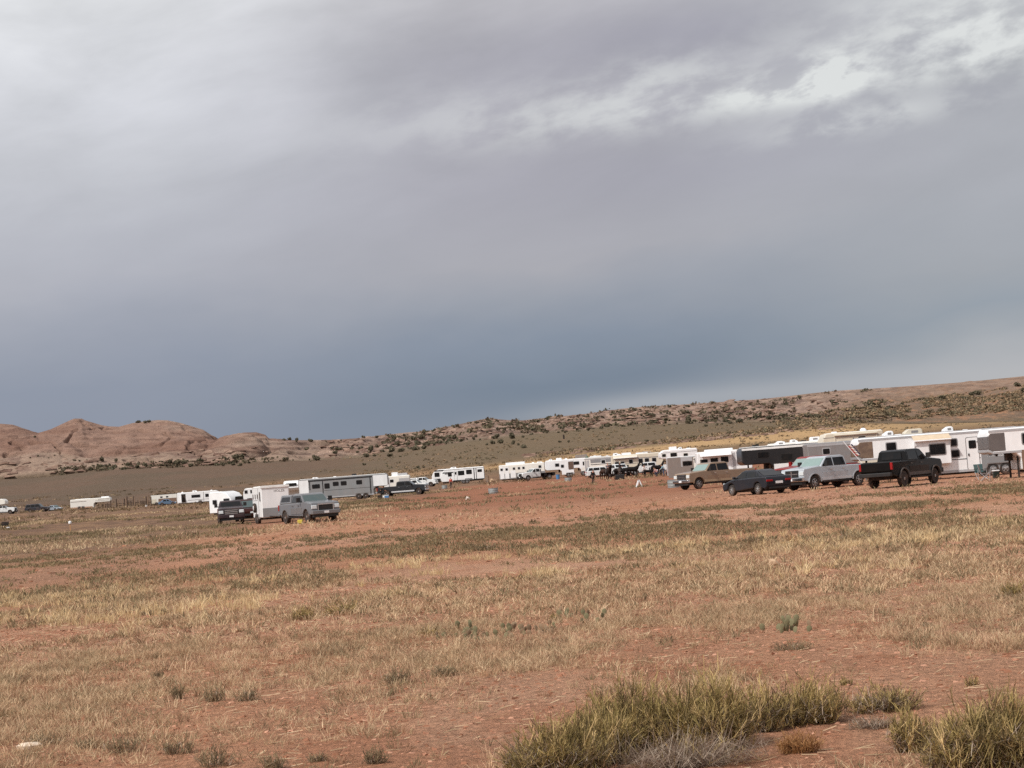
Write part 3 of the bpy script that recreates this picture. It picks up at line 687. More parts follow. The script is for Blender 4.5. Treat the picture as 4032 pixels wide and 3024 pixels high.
    if awning:
        fr0, fr1, m, out = awning; x0, x1 = sorted((X(fr0), X(fr1)))
        if out:
            y0, y1 = cs*(W/2+.01), cs*(W/2+out)
            MB().slab([(x0, y0, zt-.12), (x1, y0, zt-.12), (x1, y1, zt-.42), (x0, y1, zt-.42)], (0, 0, .03)).build('awning', m, t)
            MB().tube([(x0, y1, zt-.44), (x1, y1, zt-.44)], .05).build('awning_roller', WHITE, t)
            for xx in (x0+.05, x1-.05): MB().tube([(xx, y1, zt-.44), (xx, cs*(W/2+.03), 1.15)], .022).build('awning_arm', ALU, t)
        else:
            MB().tube([(x0, cs*(W/2+.09), zt-.18), (x1, cs*(W/2+.09), zt-.18)], .075, 8).build('awning_roller', m, t, smooth=True)
            for xx in (x0+.06, x1-.06): MB().box(xx-.03, xx+.03, min(cs*(W/2), cs*(W/2+.05)), max(cs*(W/2), cs*(W/2+.05)), z0+.5, zt-.2).build('awning_arm', m, t)
    for fr in axles:
        x = X(fr) if head == 'R' else X(fr)
        for s in (-1, 1):
            wheel(t, x, s*(W/2-.06), wr, .24, RIM, 5)
    if axles:
        xs = sorted(X(f) for f in axles)
        for s in (-1, 1): MB().prism([(xs[0]-wr-.14, wr+.02), (xs[0]-wr*.75-.1, wr*2+.05), (xs[-1]+wr*.75+.1, wr*2+.05), (xs[-1]+wr+.14, wr+.02), (xs[-1]+wr+.06, wr+.02), (xs[-1]+wr*.7+.05, wr*2-.02), (xs[0]-wr*.7-.05, wr*2-.02), (xs[0]-wr-.06, wr+.02)], s*W/2-.02, s*W/2+.09).build('fender', GREYM, t)
    if under: MB().box(xr+.3, xm-.4, -W/2+.3, W/2-.3, z0-.14, z0+.02).build('chassis', UNDER, t)
    if front == 'goose' and jack is not False:
        MB().box(xm+.25, xm+.55, -.35, .35, noseZ-.45, noseZ+.02).build('neck_frame', UNDER, t)
        MB().tube([(xf-.7, 0, noseZ), (xf-.7, 0, 1.25)], .07).build('hitch_coupler', UNDER, t)
    if jack:
        for s in (-1, 1): MB().box(xm+.08, xm+.18, s*.9-.05, s*.9+.05, .02, noseZ-.2).build('landing_leg', UNDER, t)
    if frontwin:
        z, w_, h_ = frontwin
        MB().slab([(xf-.01, y, zz) for y, zz in rboxpts(0, z, w_, h_, .12)], (.04, 0, 0)).build('front_window', GLASS, t)
    for (kind, y, z, w_, h_, m) in rear:
        MB().slab([(xr+.01, q[0], q[1]) for q in rboxpts(y, z, w_, h_, .06)], (-.035, 0, 0)).build(kind, m, t)
    for s in (-1, 1): MB().box(xr-.02, xr+.02, s*(W/2-.22)-.06, s*(W/2-.22)+.06, z0+.35, z0+.6).build('tail_light', REDL, t)
    return t

# ---------------------------------------------------------------- people and horses
SKIN = mat('sunburnt_skin', (196, 142, 116), .6, dirt=0)
def skin_mesh(name, V, E, R, m, parent=None, sub=1, root=0, loc=None):
    me = bpy.data.meshes.new(name); me.from_pydata([Vector(v) for v in V], E, []); me.materials.append(m)
    o = bpy.data.objects.new(name, me); COL.objects.link(o)
    o.modifiers.new('skin', 'SKIN').use_smooth_shade = True
    if not me.skin_vertices: me.attributes
    for i, r in enumerate(R):
        sv = me.skin_vertices[0].data[i]; r = r if isinstance(r, tuple) else (r, r); sv.radius = r; sv.use_root = (i == root)
    if sub: o.modifiers.new('sub', 'SUBSURF').levels = sub; o.modifiers['sub'].render_levels = sub
    if parent is not None: o.parent = parent
    if loc: o.location = loc
    return o
def ensure_skin(me):
    if not me.skin_vertices:
        bm = bmesh.new(); bm.from_mesh(me); bm.verts.layers.skin.verify(); bm.to_mesh(me); bm.free()
_old_skin = skin_mesh
def skin_mesh(name, V, E, R, m, parent=None, sub=1, root=0, loc=None):
    bm = bmesh.new(); lay = bm.verts.layers.skin.verify()
    vs = [bm.verts.new(v) for v in V]
    for a, b in E: bm.edges.new((vs[a], vs[b]))
    for i, v in enumerate(vs):
        r = R[i] if isinstance(R[i], tuple) else (R[i], R[i]); v[lay].radius = r; v[lay].use_root = (i == root)
    me = bpy.data.meshes.new(name); bm.to_mesh(me); bm.free(); me.materials.append(m)
    o = bpy.data.objects.new(name, me); COL.objects.link(o)
    o.modifiers.new('skin', 'SKIN').use_smooth_shade = True
    s_ = o.modifiers.new('sub', 'SUBSURF'); s_.levels = sub; s_.render_levels = sub
    if parent is not None: o.parent = parent
    if loc: o.location = loc
    return o
def fab(name, c): return mat(name, c, .85, dirt=.08)
def person(label, loc, yaw, J, shirt, trousers, hair, hat=None, boots=BLACKP, h=1.72):
    """J: joints (x forward, y left, z up) for pelvis, chest, neck, head, lhand/lelbow/lsh, ..., feet"""
    t = thing('person', label, 'person', loc, yaw)
    k = h/1.72; g = lambda n: Vector(J[n])*k
    P = ['pel', 'waist', 'chest', 'neck', 'head', 'lsh', 'lel', 'lwr', 'lha', 'rsh', 'rel', 'rwr', 'rha', 'lhip', 'lkn', 'lan', 'lto', 'rhip', 'rkn', 'ran', 'rto']
    V = [g(n) for n in P]; ix = {n: i for i, n in enumerate(P)}
    E = [('pel', 'waist'), ('waist', 'chest'), ('chest', 'neck'), ('neck', 'head')]
    for s in 'lr': E += [('chest', s+'sh'), (s+'sh', s+'el'), (s+'el', s+'wr'), (s+'wr', s+'ha'), ('pel', s+'hip'), (s+'hip', s+'kn'), (s+'kn', s+'an'), (s+'an', s+'to')]
    R = {'pel': (.13, .11), 'waist': (.12, .10), 'chest': (.15, .115), 'neck': .05, 'head': .06}
    for s in 'lr': R.update({s+'sh': .06, s+'el': .042, s+'wr': .028, s+'ha': (.04, .02), s+'hip': .085, s+'kn': .055, s+'an': .038, s+'to': .035})
    R = [tuple(q*k for q in R[n]) if isinstance(R[n], tuple) else R[n]*k for n in P]
    body = skin_mesh('body', V, [(ix[a], ix[b]) for a, b in E], R, SKIN, t, 1)
    # head with face, ears
    hd = g('head'); up = (g('head')-g('neck')).normalized()
    q = up.to_track_quat('Z', 'Y').to_matrix()
    fwd = Vector((1, 0, 0)); side = up.cross(fwd).normalized(); fwd = side.cross(up).normalized()
    def W_(a, b, c): return hd + fwd*a*k + side*b*k + up*c*k
    m = MB()
    for (r, z, off) in ((.0, 0, 0),): pass
    bmesh.ops.create_icosphere(m.bm, subdivisions=2, radius=1.0)
    for v in m.bm.verts:
        a, b, c = v.co; jaw = .80 if c < -.3 else 1.0
        v.co = W_(a*.098*jaw + .01, b*.076*jaw, c*.118 + .06)
    for s in (-1, 1): m.tube([W_(.0, s*.072, .06), W_(-.01, s*.092, .075)], .022, 5)
    m.tube([W_(.10, 0, .075), W_(.125, 0, .045), W_(.10, 0, .035)], .014, 5)
    m.build('head', SKIN, body, smooth=True)
    e = MB(); e.tube([W_(.097, .032, .075), W_(.108, .032, .075)], .011, 5); e.tube([W_(.097, -.032, .075), W_(.108, -.032, .075)], .011, 5)
    e.tube([W_(.094, -.025, .0), W_(.097, .025, .0)], .006, 4); e.build('face_features', BLACKP, body)
    hm = MB(); bmesh.ops.create_icosphere(hm.bm, subdivisions=2, radius=1.0)
    for v in hm.bm.verts:
        a, b, c = v.co
        v.co = W_(a*.108 - .016 - (.02 if c < 0 else 0), b*.088, max(c, -.55)*.115 + .085)
    hm.build('hair', hair, t, smooth=True)
    if hat:
        x = MB().lathe([(.19*k, 0), (.19*k, .012), (.10*k, .02), (.095*k, .10), (.06*k, .125), (.01, .12)], seg=16).build('hat', hat, t, smooth=True)
        x.location = W_(-.01, 0, .115); x.rotation_euler = up.to_track_quat('Z', 'Y').to_euler()
    # five unequal bent fingers on each hand
    for s in 'lr':
        a = g(s+'wr'); b = g(s+'ha'); dr = (b-a).normalized(); sd_ = dr.cross(Vector((1, 0, 0))); sd_ = sd_.normalized() if sd_.length > .2 else Vector((0, 1, 0)); pn = dr.cross(sd_).normalized()
        m = MB()
        for i, ln in enumerate((.070, .080, .074, .058)):
            o_ = b + sd_*(-.027+.018*i)*k; m.tube([o_, o_+dr*ln*.5*k, o_+dr*ln*.85*k+pn*ln*.35*k], [.0095*k, .009*k, .007*k], 5)
        o_ = a + (b-a)*.5 - sd_*.03*k; m.tube([o_, o_+dr*.03*k-sd_*.025*k, o_+dr*.055*k-sd_*.03*k+pn*.015*k], [.011*k, .010*k, .008*k], 5)
        m.build('fingers', SKIN, body, smooth=True)
    # clothing grown on the same joints
    SP = ['pel', 'waist', 'chest', 'lsh', 'lel', 'lwr', 'rsh', 'rel', 'rwr']; RS = [(.17, .15), (.16, .14), (.175, .14), .078, .056, .042, .078, .056, .042]
    V2 = [g(n) for n in SP]; V2[5] = V2[4]+(V2[5]-V2[4])*.8; V2[8] = V2[7]+(V2[8]-V2[7])*.8
    skin_mesh('shirt', V2, [(0, 1), (1, 2), (2, 3), (3, 4), (4, 5), (2, 6), (6, 7), (7, 8)], [tuple(q*k for q in r) if isinstance(r, tuple) else r*k for r in RS], shirt, t, 1)
    TP = ['pel', 'lhip', 'lkn', 'lan', 'rhip', 'rkn', 'ran']; RT = [(.142, .12), .10, .072, .058, .10, .072, .058]
    skin_mesh('trousers', [g(n) for n in TP], [(0, 1), (1, 2), (2, 3), (0, 4), (4, 5), (5, 6)], [tuple(q*k for q in r) if isinstance(r, tuple) else r*k for r in RT], trousers, t, 1)
    for s in 'lr':
        a, b = g(s+'an'), g(s+'to'); skin_mesh('boot', [a+Vector((0, 0, .12)), a, a*.4+b*.6, b], [(0, 1), (1, 2), (2, 3)], [.055, .055, .05, .04], boots, t, 1)
    return t
def J_stand(lean=0, arm=(.05, .05), spread=.10):
    J = dict(pel=(0, 0, .95), waist=(.02*lean, 0, 1.10), chest=(.25*lean, 0, 1.32-.10*lean), neck=(.36*lean, 0, 1.47-.18*lean), head=(.02+.46*lean, 0, 1.54-.22*lean))
    for s, n, a in ((1, 'l', arm[0]), (-1, 'r', arm[1])):
        cx, cz = .25*lean, 1.40-.14*lean
        J[n+'sh'] = (cx, s*.18, cz); J[n+'el'] = (cx+a*.5, s*.24, cz-.28+abs(a)*.15); J[n+'wr'] = (cx+.05+a*1.3, s*.22, cz-.52+abs(a)*.6); J[n+'ha'] = (cx+.07+a*1.6, s*.22, cz-.60+abs(a)*.7)
        J[n+'hip'] = (0, s*.09, .90); J[n+'kn'] = (.03, s*spread, .49); J[n+'an'] = (-.02, s*(spread+.01), .09); J[n+'to'] = (.15, s*(spread+.03), .035)
    return J
def J_crouch():
    J = dict(pel=(0, 0, .52), waist=(.08, 0, .66), chest=(.24, 0, .86), neck=(.34, 0, 1.0), head=(.40, 0, 1.05))
    for s, n in ((1, 'l'), (-1, 'r')):
        J[n+'sh'] = (.24, s*.18, .93); J[n+'el'] = (.38, s*.24, .72); J[n+'wr'] = (.55, s*.16, .58); J[n+'ha'] = (.62, s*.13, .53)
        J[n+'hip'] = (0, s*.10, .48); J[n+'kn'] = (.36, s*.20, .50); J[n+'an'] = (.06, s*.17, .09); J[n+'to'] = (.24, s*.19, .035)
    return J
def J_ride(z=1.52):
    d = z-.88
    J = dict(pel=(0, 0, .88+d), waist=(-.01, 0, 1.04+d), chest=(.01, 0, 1.26+d), neck=(.03, 0, 1.42+d), head=(.05, 0, 1.49+d))
    for s, n in ((1, 'l'), (-1, 'r')):
        J[n+'sh'] = (.01, s*.18, 1.34+d); J[n+'el'] = (.08, s*.25, 1.08+d); J[n+'wr'] = (.30, s*.12, 1.02+d); J[n+'ha'] = (.37, s*.09, 1.02+d)
        J[n+'hip'] = (.02, s*.12, .86+d); J[n+'kn'] = (.28, s*.34, .52+d); J[n+'an'] = (.12, s*.40, .12+d); J[n+'to'] = (.28, s*.42, .07+d)
    return J
def horse(label, loc, yaw, coat, neck='up', k=1.0, face=None, saddle=None, mane=None, sock=None, cat='horse', swing=0.0):
    t = thing('horse', label, cat, loc, yaw)
    nk = {'up': [(.74, 1.44), (.92, 1.78), (1.04, 2.02)], 'level': [(.82, 1.30), (1.18, 1.48), (1.42, 1.52)], 'down': [(.84, 1.18), (1.12, .92), (1.28, .72)]}[neck]
    hd = {'up': [(1.20, 1.96), (1.46, 1.70)], 'level': [(1.60, 1.44), (1.86, 1.26)], 'down': [(1.36, .52), (1.48, .24)]}[neck]
    V = [(-.55, 0, 1.22), (-.25, 0, 1.18), (.15, 0, 1.17), (.50, 0, 1.20)] + [(x, 0, z) for x, z in nk] + [(x, 0, z) for x, z in hd] + [(-.80, 0, 1.22)]
    R = [(.33, .31), (.34, .32), (.34, .32), (.33, .27), (.29, .18), (.21, .12), (.14, .09), (.13, .09), (.08, .065), (.22, .19)]
    E = [(0, 1), (1, 2), (2, 3), (3, 4), (4, 5), (5, 6), (6, 7), (7, 8), (0, 9)]
    for s in (-1, 1):
        n = len(V); sw = swing*s
        V += [(-.72, s*.16, 1.02), (-.60+sw, s*.19, .80), (-.84+sw, s*.17, .50), (-.78+sw, s*.17, .16), (-.72+sw, s*.17, .05)]
        R += [.19, .135, .065, .045, .06]; E += [(0, n), (n, n+1), (n+1, n+2), (n+2, n+3), (n+3, n+4)]
        n = len(V)
        V += [(.48, s*.15, .95), (.50-sw, s*.16, .70), (.50-sw, s*.16, .42), (.49-sw, s*.16, .15), (.54-sw, s*.16, .05)]
        R += [.14, .09, .058, .042, .06]; E += [(3, n), (n, n+1), (n+1, n+2), (n+2, n+3), (n+3, n+4)]
    V = [Vector(v)*k for v in V]; R = [tuple(q*k for q in r) if isinstance(r, tuple) else r*k for r in R]
    b = skin_mesh('body', V, E, R, coat, t, 1, root=1)
    a = Vector((nk[2][0], 0, nk[2][1]))*k; h1 = Vector((hd[1][0], 0, hd[1][1]))*k
    m = MB()
    for s in (-1, 1): m.tube([a+Vector((.02*k, s*.06*k, .06*k)), a+Vector((.04*k, s*.075*k, .20*k))], .035*k, 5, .006)
    m.build('ears', coat, b, smooth=True)
    mn = mane or coat; m = MB(); pts = [Vector((x, 0, z))*k for x, z in [(.45, 1.50)] + [(nk[0][0]-.10, nk[0][1]+.16), (nk[1][0]-.10, nk[1][1]+.10), (nk[2][0]-.05, nk[2][1]+.10)]]
    for i in range(3):
        p, q = pts[i], pts[i+1]; dn = Vector((0, 0, -.22*k)); m.slab([p+Vector((0, .05*k, .03)), q+Vector((0, .05*k, .03)), q+dn+Vector((0, .11*k, 0)), p+dn+Vector((0, .13*k, 0))], (0, .03*k, 0))
    m.build('mane', mn, b)
    MB().tube([Vector(v)*k for v in ((-.92, 0, 1.30), (-1.06, 0, 1.15), (-1.08, 0, .85), (-1.02, 0, .45))], [.05*k, .075*k, .09*k, .03*k], 7).build('tail', mn, b, smooth=True)
    e = MB()
    hc = Vector((hd[0][0], 0, hd[0][1]))*k
    for s in (-1, 1): e.tube([hc+Vector((-.02*k, s*.07*k, .04*k)), hc+Vector((-.02*k, s*.085*k, .04*k))], .02*k, 5)
    e.build('eyes', BLACKP, b)
    if face: 
        dv = (h1-hc).normalized(); up = Vector((-dv.z, 0, dv.x)) if dv.x > 0 else Vector((dv.z, 0, -dv.x))
        MB().slab([hc+up*.09*k+Vector((0, -.045*k, 0)), hc+up*.09*k+Vector((0, .045*k, 0)), h1+up*.06*k+Vector((0, .04*k, 0)), h1+up*.06*k+Vector((0, -.04*k, 0))], up*.02*k).build('face_blaze', face, b)
    hf = MB()
    for s in (-1, 1):
        for x in (-.72+swing*s, .54-swing*s): hf.lathe([(.055*k, .0), (.048*k, .085*k)], (x*k+.01, s*(.17 if x < 0 else .16)*k, 0), 'z', 8)
    hf.build('hooves', BLACKP, b)
    if saddle:
        s_ = MB().prism([(-.38, 1.44), (-.36, 1.52), (-.15, 1.50), (.10, 1.52), (.16, 1.60), (.22, 1.47), (.20, 1.42)], -.24, .24).build('saddle', saddle, t, bev=.05)
        m = MB()
        for s in (-1, 1): m.slab([(-.30, s*.28, 1.44), (.20, s*.28, 1.44), (.12, s*.34, 1.0), (-.10, s*.34, 1.0)], (0, s*.02, 0))
        m.build('saddle_skirt', saddle, s_)
    return t
# ---------------------------------------------------------------- ground contacts read off the photograph
for a in [(2754,1925,158),(3213,1930,122),(3563,1921,111),(3745,1904,112),(2888,1952,120),(2983,1948,118),(1124,2060,135),(1230,2055,132),(912,2066,158),(1004,2068,150),
          (1520,1954,272),(1649,1944,270),(1428,1969,275),(1820,1907,393),(1735,1912,400),(750,1989,450),(360,2006,485),(560,1994,480),(50,2017,411),(148,2014,445),(650,1991,475),
          (2060,1889,340),(2081,1895,330),(2200,1882,335),(2336,1897,242),(2400,1892,272),(2493,1881,275),(2590,1877,275),(1943,1948,238),(2653,1921,180),(2517,1920,200),
          (2650,1889,228),(3825,1882,124),(1751,1925,330),(1777,1922,330),(278,2100,205),(22,2078,225),(3160,1900,135),(3940,1880,118)]: anchor(*a)
def by(u, v, d, yaw, lx, ly):
    p = at(u, v, d); c, s = math.cos(yaw), math.sin(yaw)
    x = p.x-(c*lx-s*ly); y = p.y-(s*lx+c*ly); return (x, y, zg(x, y))
def gl(u, d, v=1900):
    p = at(u, v, d); return (p.x, p.y, zg(p.x, p.y))

TANP = paint('tan_metallic_paint', (150, 126, 104), .45); SILV = paint('silver_paint', (180, 186, 192), .45, dirt=.15); BLKP = paint('black_paint', (10, 10, 11), .0, .25, dirt=.04)
REDP = paint('red_paint', (132, 28, 28), .2); SLATE = paint('slate_paint', (40, 43, 50), .4, dirt=.06); GREYP = paint('blue_grey_paint', (116, 117, 120), .5, dirt=.2)
CHAR = paint('charcoal_paint', (58, 48, 52), .4, dirt=.3); DGREY = paint('dark_grey_paint', (44, 47, 51), .3, dirt=.08); WHP = paint('white_paint', (218, 220, 220), 0, .3, .15)
MAROON = paint('maroon_paint', (58, 28, 26), .3, dirt=.2); BLUEP = paint('light_blue_paint', (96, 122, 148), .4); DKSUV = paint('dark_blue_grey_paint', (48, 52, 60), .4, dirt=.4)
SBLUE = paint('silver_blue_paint', (142, 152, 162), .4)

# ---- the parked row on the right
pickup('pickup_truck', 'tan crew cab pickup with dusty paint hitched under the black horse trailer', by(2754, 1925, 158, rad(213), 2.45, .98), rad(213), TANP, L=6.75, WB=4.35, H=2.0, cab=2.4, hoodL=1.68, grille='bars', wshield=GLASSB, bump=CHROME, two_tone=mat('beige_trim', (176, 152, 124), .5), dually=True, trim=None)
pickup('pickup_truck', 'silver crew cab pickup with black grille hitched to the white trailer with the open awning', by(3213, 1930, 122, rad(217), 2.12, .98), rad(217), SILV, L=6.15, WB=3.75, H=1.97, cab=2.28, hoodL=1.52, grille='cross', wshield=GLASSB, two_tone=mat('silver_trim', (200, 202, 205), .4))
pickup('pickup_truck', 'red pickup mostly hidden behind the silver crew cab pickup', by(3158, 1820, 131, rad(217), 1.2, 0), rad(217), REDP, L=6.1, WB=3.75, H=1.95, cab=2.3, mirror=REDP, wshield=GLASSB, bump=CHROME)
pickup('pickup_truck', 'lifted black crew cab pickup seen from behind with a black tailgate', by(3563, 1921, 111, rad(52), -1.72, -.98), rad(52), BLKP, L=6.05, WB=3.77, H=1.94, cab=2.5, lift=.10, wr=.44, grille='black', bump=BLACKP, trim=mat('grey_flare', (84, 80, 78), .6), hoodL=1.6)
Ls, Ws = 4.62, 1.78
carlike('saloon_car', 'dark slate compact saloon car parked alone in front of the tan pickup', 'car', by(2935, 1950, 119.5, rad(118), -.02, .86), rad(118), SLATE,
        [(2.22, .26), (2.30, .50), (2.24, .72), (1.25, .96), (-1.75, 1.03), (-2.22, 1.02), (-2.31, .84), (-2.26, .42), (-2.1, .28)],
        [(1.28, .93), (.42, 1.38), (-1.02, 1.38), (-1.92, 1.02)], Ls, Ws, .95, 1.45, .33, 2.70, 1.38,
        [[(.92, .99), (-.14, .99), (-.14, 1.34), (.36, 1.33)], [(-.24, .99), (-1.12, 1.0), (-.98, 1.32), (-.24, 1.34)], [(-1.22, 1.0), (-1.52, 1.02), (-1.24, 1.22), (-1.14, 1.28)]])

MURAL = mat('brown_horse_mural', (112, 92, 80), .4, metal=.2, dirt=.6, scale=1.6, dust=(176, 150, 122)); MURAL2 = mat('grey_brushed_mural', (120, 114, 112), .35, metal=.5, dirt=.5, scale=.9, dust=(84, 78, 76))
BEIGE = mat('beige_awning_canvas', (206, 186, 160), .8); BLKPAN = mat('black_side_panel', (32, 31, 33), .3, dirt=.35, scale=.6, dust=(72, 66, 64)); TANLOW = mat('tan_brown_lower_panel', (122, 98, 84), .5, dirt=.3)
GREYV = mat('grey_body_panel', (136, 138, 140), .4, dirt=.2, scale=.7); LGREY = mat('light_grey_panel', (176, 176, 178), .4, dirt=.2); TAUPE = mat('taupe_tarp', (132, 122, 116), .8, dirt=.2)
t31 = coach('horse_trailer', 'long white living quarters horse trailer with beige awning and slide out, behind the black pickup', 'horse trailer', 3370, 4010, 1888, 127, 'L', 2, H=2.88, z0=.36, front='goose', noseL=2.5, noseZ=1.5, nose=MURAL, roof=ALU, roofz=.2,
      windows=[(.205, 2.22, .60, .50, ALU), (.478, 1.85, .95, .62, GREYM), (.588, 2.2, .46, .40, GREYM), (.596, 1.5, .46, .40, GREYM), (.81, 2.05, .5, .42, GREYM)],
      slides=[(.342, .56, .95, 2.55, .45, WHITE)], doors=[(.705, .74, .45, 2.42, WHITE, True, 0)], awning=(.335, .565, BEIGE, .62),
      items=[('ac', .216, .62, .34), ('ac', .37, 1.15, .36, CREAM), ('ac', .59, .60, .34), ('vent', .28, .4, .1), ('vent', .70, .3, .08)],
      stripes=[(.565, .75, 1.12, 1.16, BLKPAN), (.755, .99, .40, 1.5, GREYV), (.79, .91, 1.16, 1.46, WHITE), (.80, .855, 1.22, 1.40, BLKPAN)], axles=(.822, .898), trimbot=LGREY)
coach('horse_trailer', 'tan and white gooseneck trailer with grey nose cut by the right picture edge', 'horse trailer', 3882, 4420, 1893, 113, 'L', 1, H=2.78, z0=.42, front='goose', noseL=1.75, noseZ=1.42, nose=MURAL2, roof=ALU, roofz=.2, lower=TANLOW, lowz=1.52,
      windows=[(.29, 2.12, .6, .55, GREYM)], items=[('ac', .42, .7, .3)], axles=(.7, .8), jack=True)
coach('horse_trailer', 'black sided gooseneck horse trailer with white roof hitched to the tan pickup', 'horse trailer', 2913, 3262, 1894, 168, 'L', 4, H=2.95, z0=.5, body=BLKPAN, front='goose', noseL=2.6, noseZ=1.52, roof=ROOF, roofz=.24, lower=WHITE, lowz=1.45,
      stripes=[(.96, 1.0, .5, 2.9, WHITE)], windows=[(.25, 2.25, .9, .45, BLACKP), (.52, 1.95, .9, .5, BLACKP)], doors=[(.83, 1.0, .6, 2.62, BLKPAN, False, 0)], items=[('ac', .48, .9, .30), ('vent', .2, .5, .2, BLACKP), ('vent', .7, .4, .12)], axles=(.66, .76), jack=True)
coach('horse_trailer', 'bare aluminium trailer with rounded nose standing behind the silver pickup', 'horse trailer', 3180, 3372, 1885, 150, 'R', 0, H=2.72, z0=.45, body=GREYM, roof=ALU, front='vnose', axles=(.4, .5), windows=[(.38, 2.1, .5, .4, ALU)])
coach('motorhome', 'tall cream motorhome whose long roof rises above the aluminium trailer', 'motorhome', 3236, 3482, 1884, 166, 'L', 2, H=3.55, z0=.45, body=CREAM, roof=ROOF, front='bus', axles=(.2, .75), wr=.42,
      windows=[(.35, 2.75, .9, .28, CREAM), (.65, 2.9, .6, .5, CREAM)], stripes=[(.02, .98, 2.42, 2.47, GREYM), (.02, .98, 3.2, 3.24, GREYM), (.50, .52, 2.6, 3.1, GREYM)], items=[('dome', .73, .55, .28), ('vent', .25, .4, .15)], awning=(.2, .9, CREAM, 0))
coach('travel_trailer', 'long white camper trailer with two roof air conditioners behind the black horse trailer', 'camper trailer', 3035, 3262, 1882, 200, 'R', 0, H=3.15, z0=.5, body=WHITE2, front='box', axles=(.5, .58),
      windows=[(.2, 2.1, .9, .6), (.7, 2.1, .9, .6)], items=[('ac', .83, 1.2, .42), ('ac', .45, .75, .30), ('vent', .62, .5, .15, BLACKP), ('ac', .22, .8, .25)])
coach('travel_trailer', 'white camper trailer with three dark windows between the tan pickup and the taupe trailer', 'camper trailer', 2748, 2962, 1888, 212, 'L', 0, H=2.85, z0=.5, body=WHITE, front='box', axles=(.5, .6),
      windows=[(.12, 1.85, .78, .52, WHITE2), (.31, 1.9, .78, .55, WHITE2), (.50, 1.95, .78, .60, WHITE2)], items=[('pod', .42, 2.9, .25)], awning=(.05, .62, WHITE, .7), stripes=[(.64, .70, .6, 2.6, LGREY)])
coach('horse_trailer', 'small taupe and white trailer with grey tarp over its left end behind the round tank', 'horse trailer', 2632, 2800, 1890, 226, 'R', 0, H=2.5, z0=.45, body=LGREY, front='box', axles=(.6, .68), lower=TAUPE, lowz=1.4,
      stripes=[(-.005, .30, .25, 2.46, TAUPE), (.57, .60, .4, 2.4, TAUPE)], windows=[(.42, 1.72, .68, .5, TAUPE), (.53, 1.72, .3, .45, TAUPE)], doors=[(.665, .62, .5, 2.4, WHITE2, True, 0)])
coach('motorhome', 'tall white cab over motorhome with roof units behind the taupe trailer', 'motorhome', 2601, 2752, 1893, 266, 'L', 3, H=3.4, z0=.5, body=WHITE, front='cabover', noseL=1.5, axles=(.25, .8), wr=.38, windows=[(.10, 2.75, .5, .38, WHITE2), (.36, 2.75, .85, .5, WHITE2), (.68, 2.62, .55, .42, WHITE2)],
      items=[('pod', .38, .9, .42), ('ac', .56, .55, .30), ('vent', .8, .5, .12)], stripes=[(.02, .98, 3.05, 3.1, GREYM)])

# ---- the far row behind the horses
coach('horse_trailer', 'white horse trailer with rear doors, round windows and roof pod, behind the flatbed truck', 'horse trailer', 1968, 2150, 1889, 341, 'R', -3, H=2.75, z0=.42, body=WHITE2, front='box', axles=(.42, .5), lower=GREYV, lowz=1.35,
      windows=[(.06, 2.05, .36, .36), (.17, 2.05, .36, .36), (.33, 2.1, .34, .34), (.44, 2.1, .34, .34), (.54, 2.1, .34, .34), (.90, 2.1, .42, .40)],
      stripes=[(.02, .11, .5, 2.5, WHITE), (.125, .215, .5, 2.5, WHITE), (.25, .36, .6, 1.8, WHITE)], items=[('pod', .36, 3.2, .42), ('ac', .9, .9, .22), ('vent', .75, .4, .2)])
coach('horse_trailer', 'white gooseneck trailer whose square nose hangs over the flatbed truck', 'horse trailer', 2150, 2262, 1881, 336, 'L', 0, H=2.95, z0=.45, body=WHITE, front='goose', noseL=2.7, noseZ=1.35, axles=(.8, .88), windows=[(.42, 2.15, .62, .48), (.60, 1.9, .45, .45)], items=[('ac', .2, .6, .3), ('pod', .5, .9, .35), ('vent', .75, .4, .2)],
      doors=[(.90, .8, 1.3, 2.55, mat('brown_blind', (96, 76, 66), .7), False, 0)])
coach('horse_trailer', 'white gooseneck trailer loaded with grey covered hay on its roof', 'horse trailer', 2250, 2410, 1878, 344, 'L', 0, H=2.95, z0=.4, body=WHITE, front='goose', noseL=1.75, noseZ=1.35, axles=(.3, .36), windows=[(.14, 2.2, .95, .5), (.34, 2.05, .52, .58)], items=[('hay', .28, 2.0, .62, TAUPE), ('ac', .6, .7, .3)], stripes=[(.27, .45, .5, 1.45, WHITE2)])
coach('horse_trailer', 'grey and white gooseneck trailer with square window and open wheel bay behind the riders', 'horse trailer', 2306, 2420, 1881, 322, 'R', 0, H=3.0, z0=.45, body=WHITE2, front='goose', noseL=1.3, noseZ=1.5, axles=(.55, .63), roof=LGREY, roofz=.3,
      stripes=[(.0, .06, .5, 2.6, LGREY), (.08, .15, .5, 2.6, LGREY), (.20, .97, 2.15, 2.7, GREYV), (.2, .97, 1.85, 1.95, BLKPAN)], windows=[(.64, 2.25, .62, .5, WHITE)], items=[('dome', .10, .5, .35, mat('green_bin', (70, 96, 80), .6)), ('pod', .4, 1.8, .25), ('vent', .8, .4, .2)])
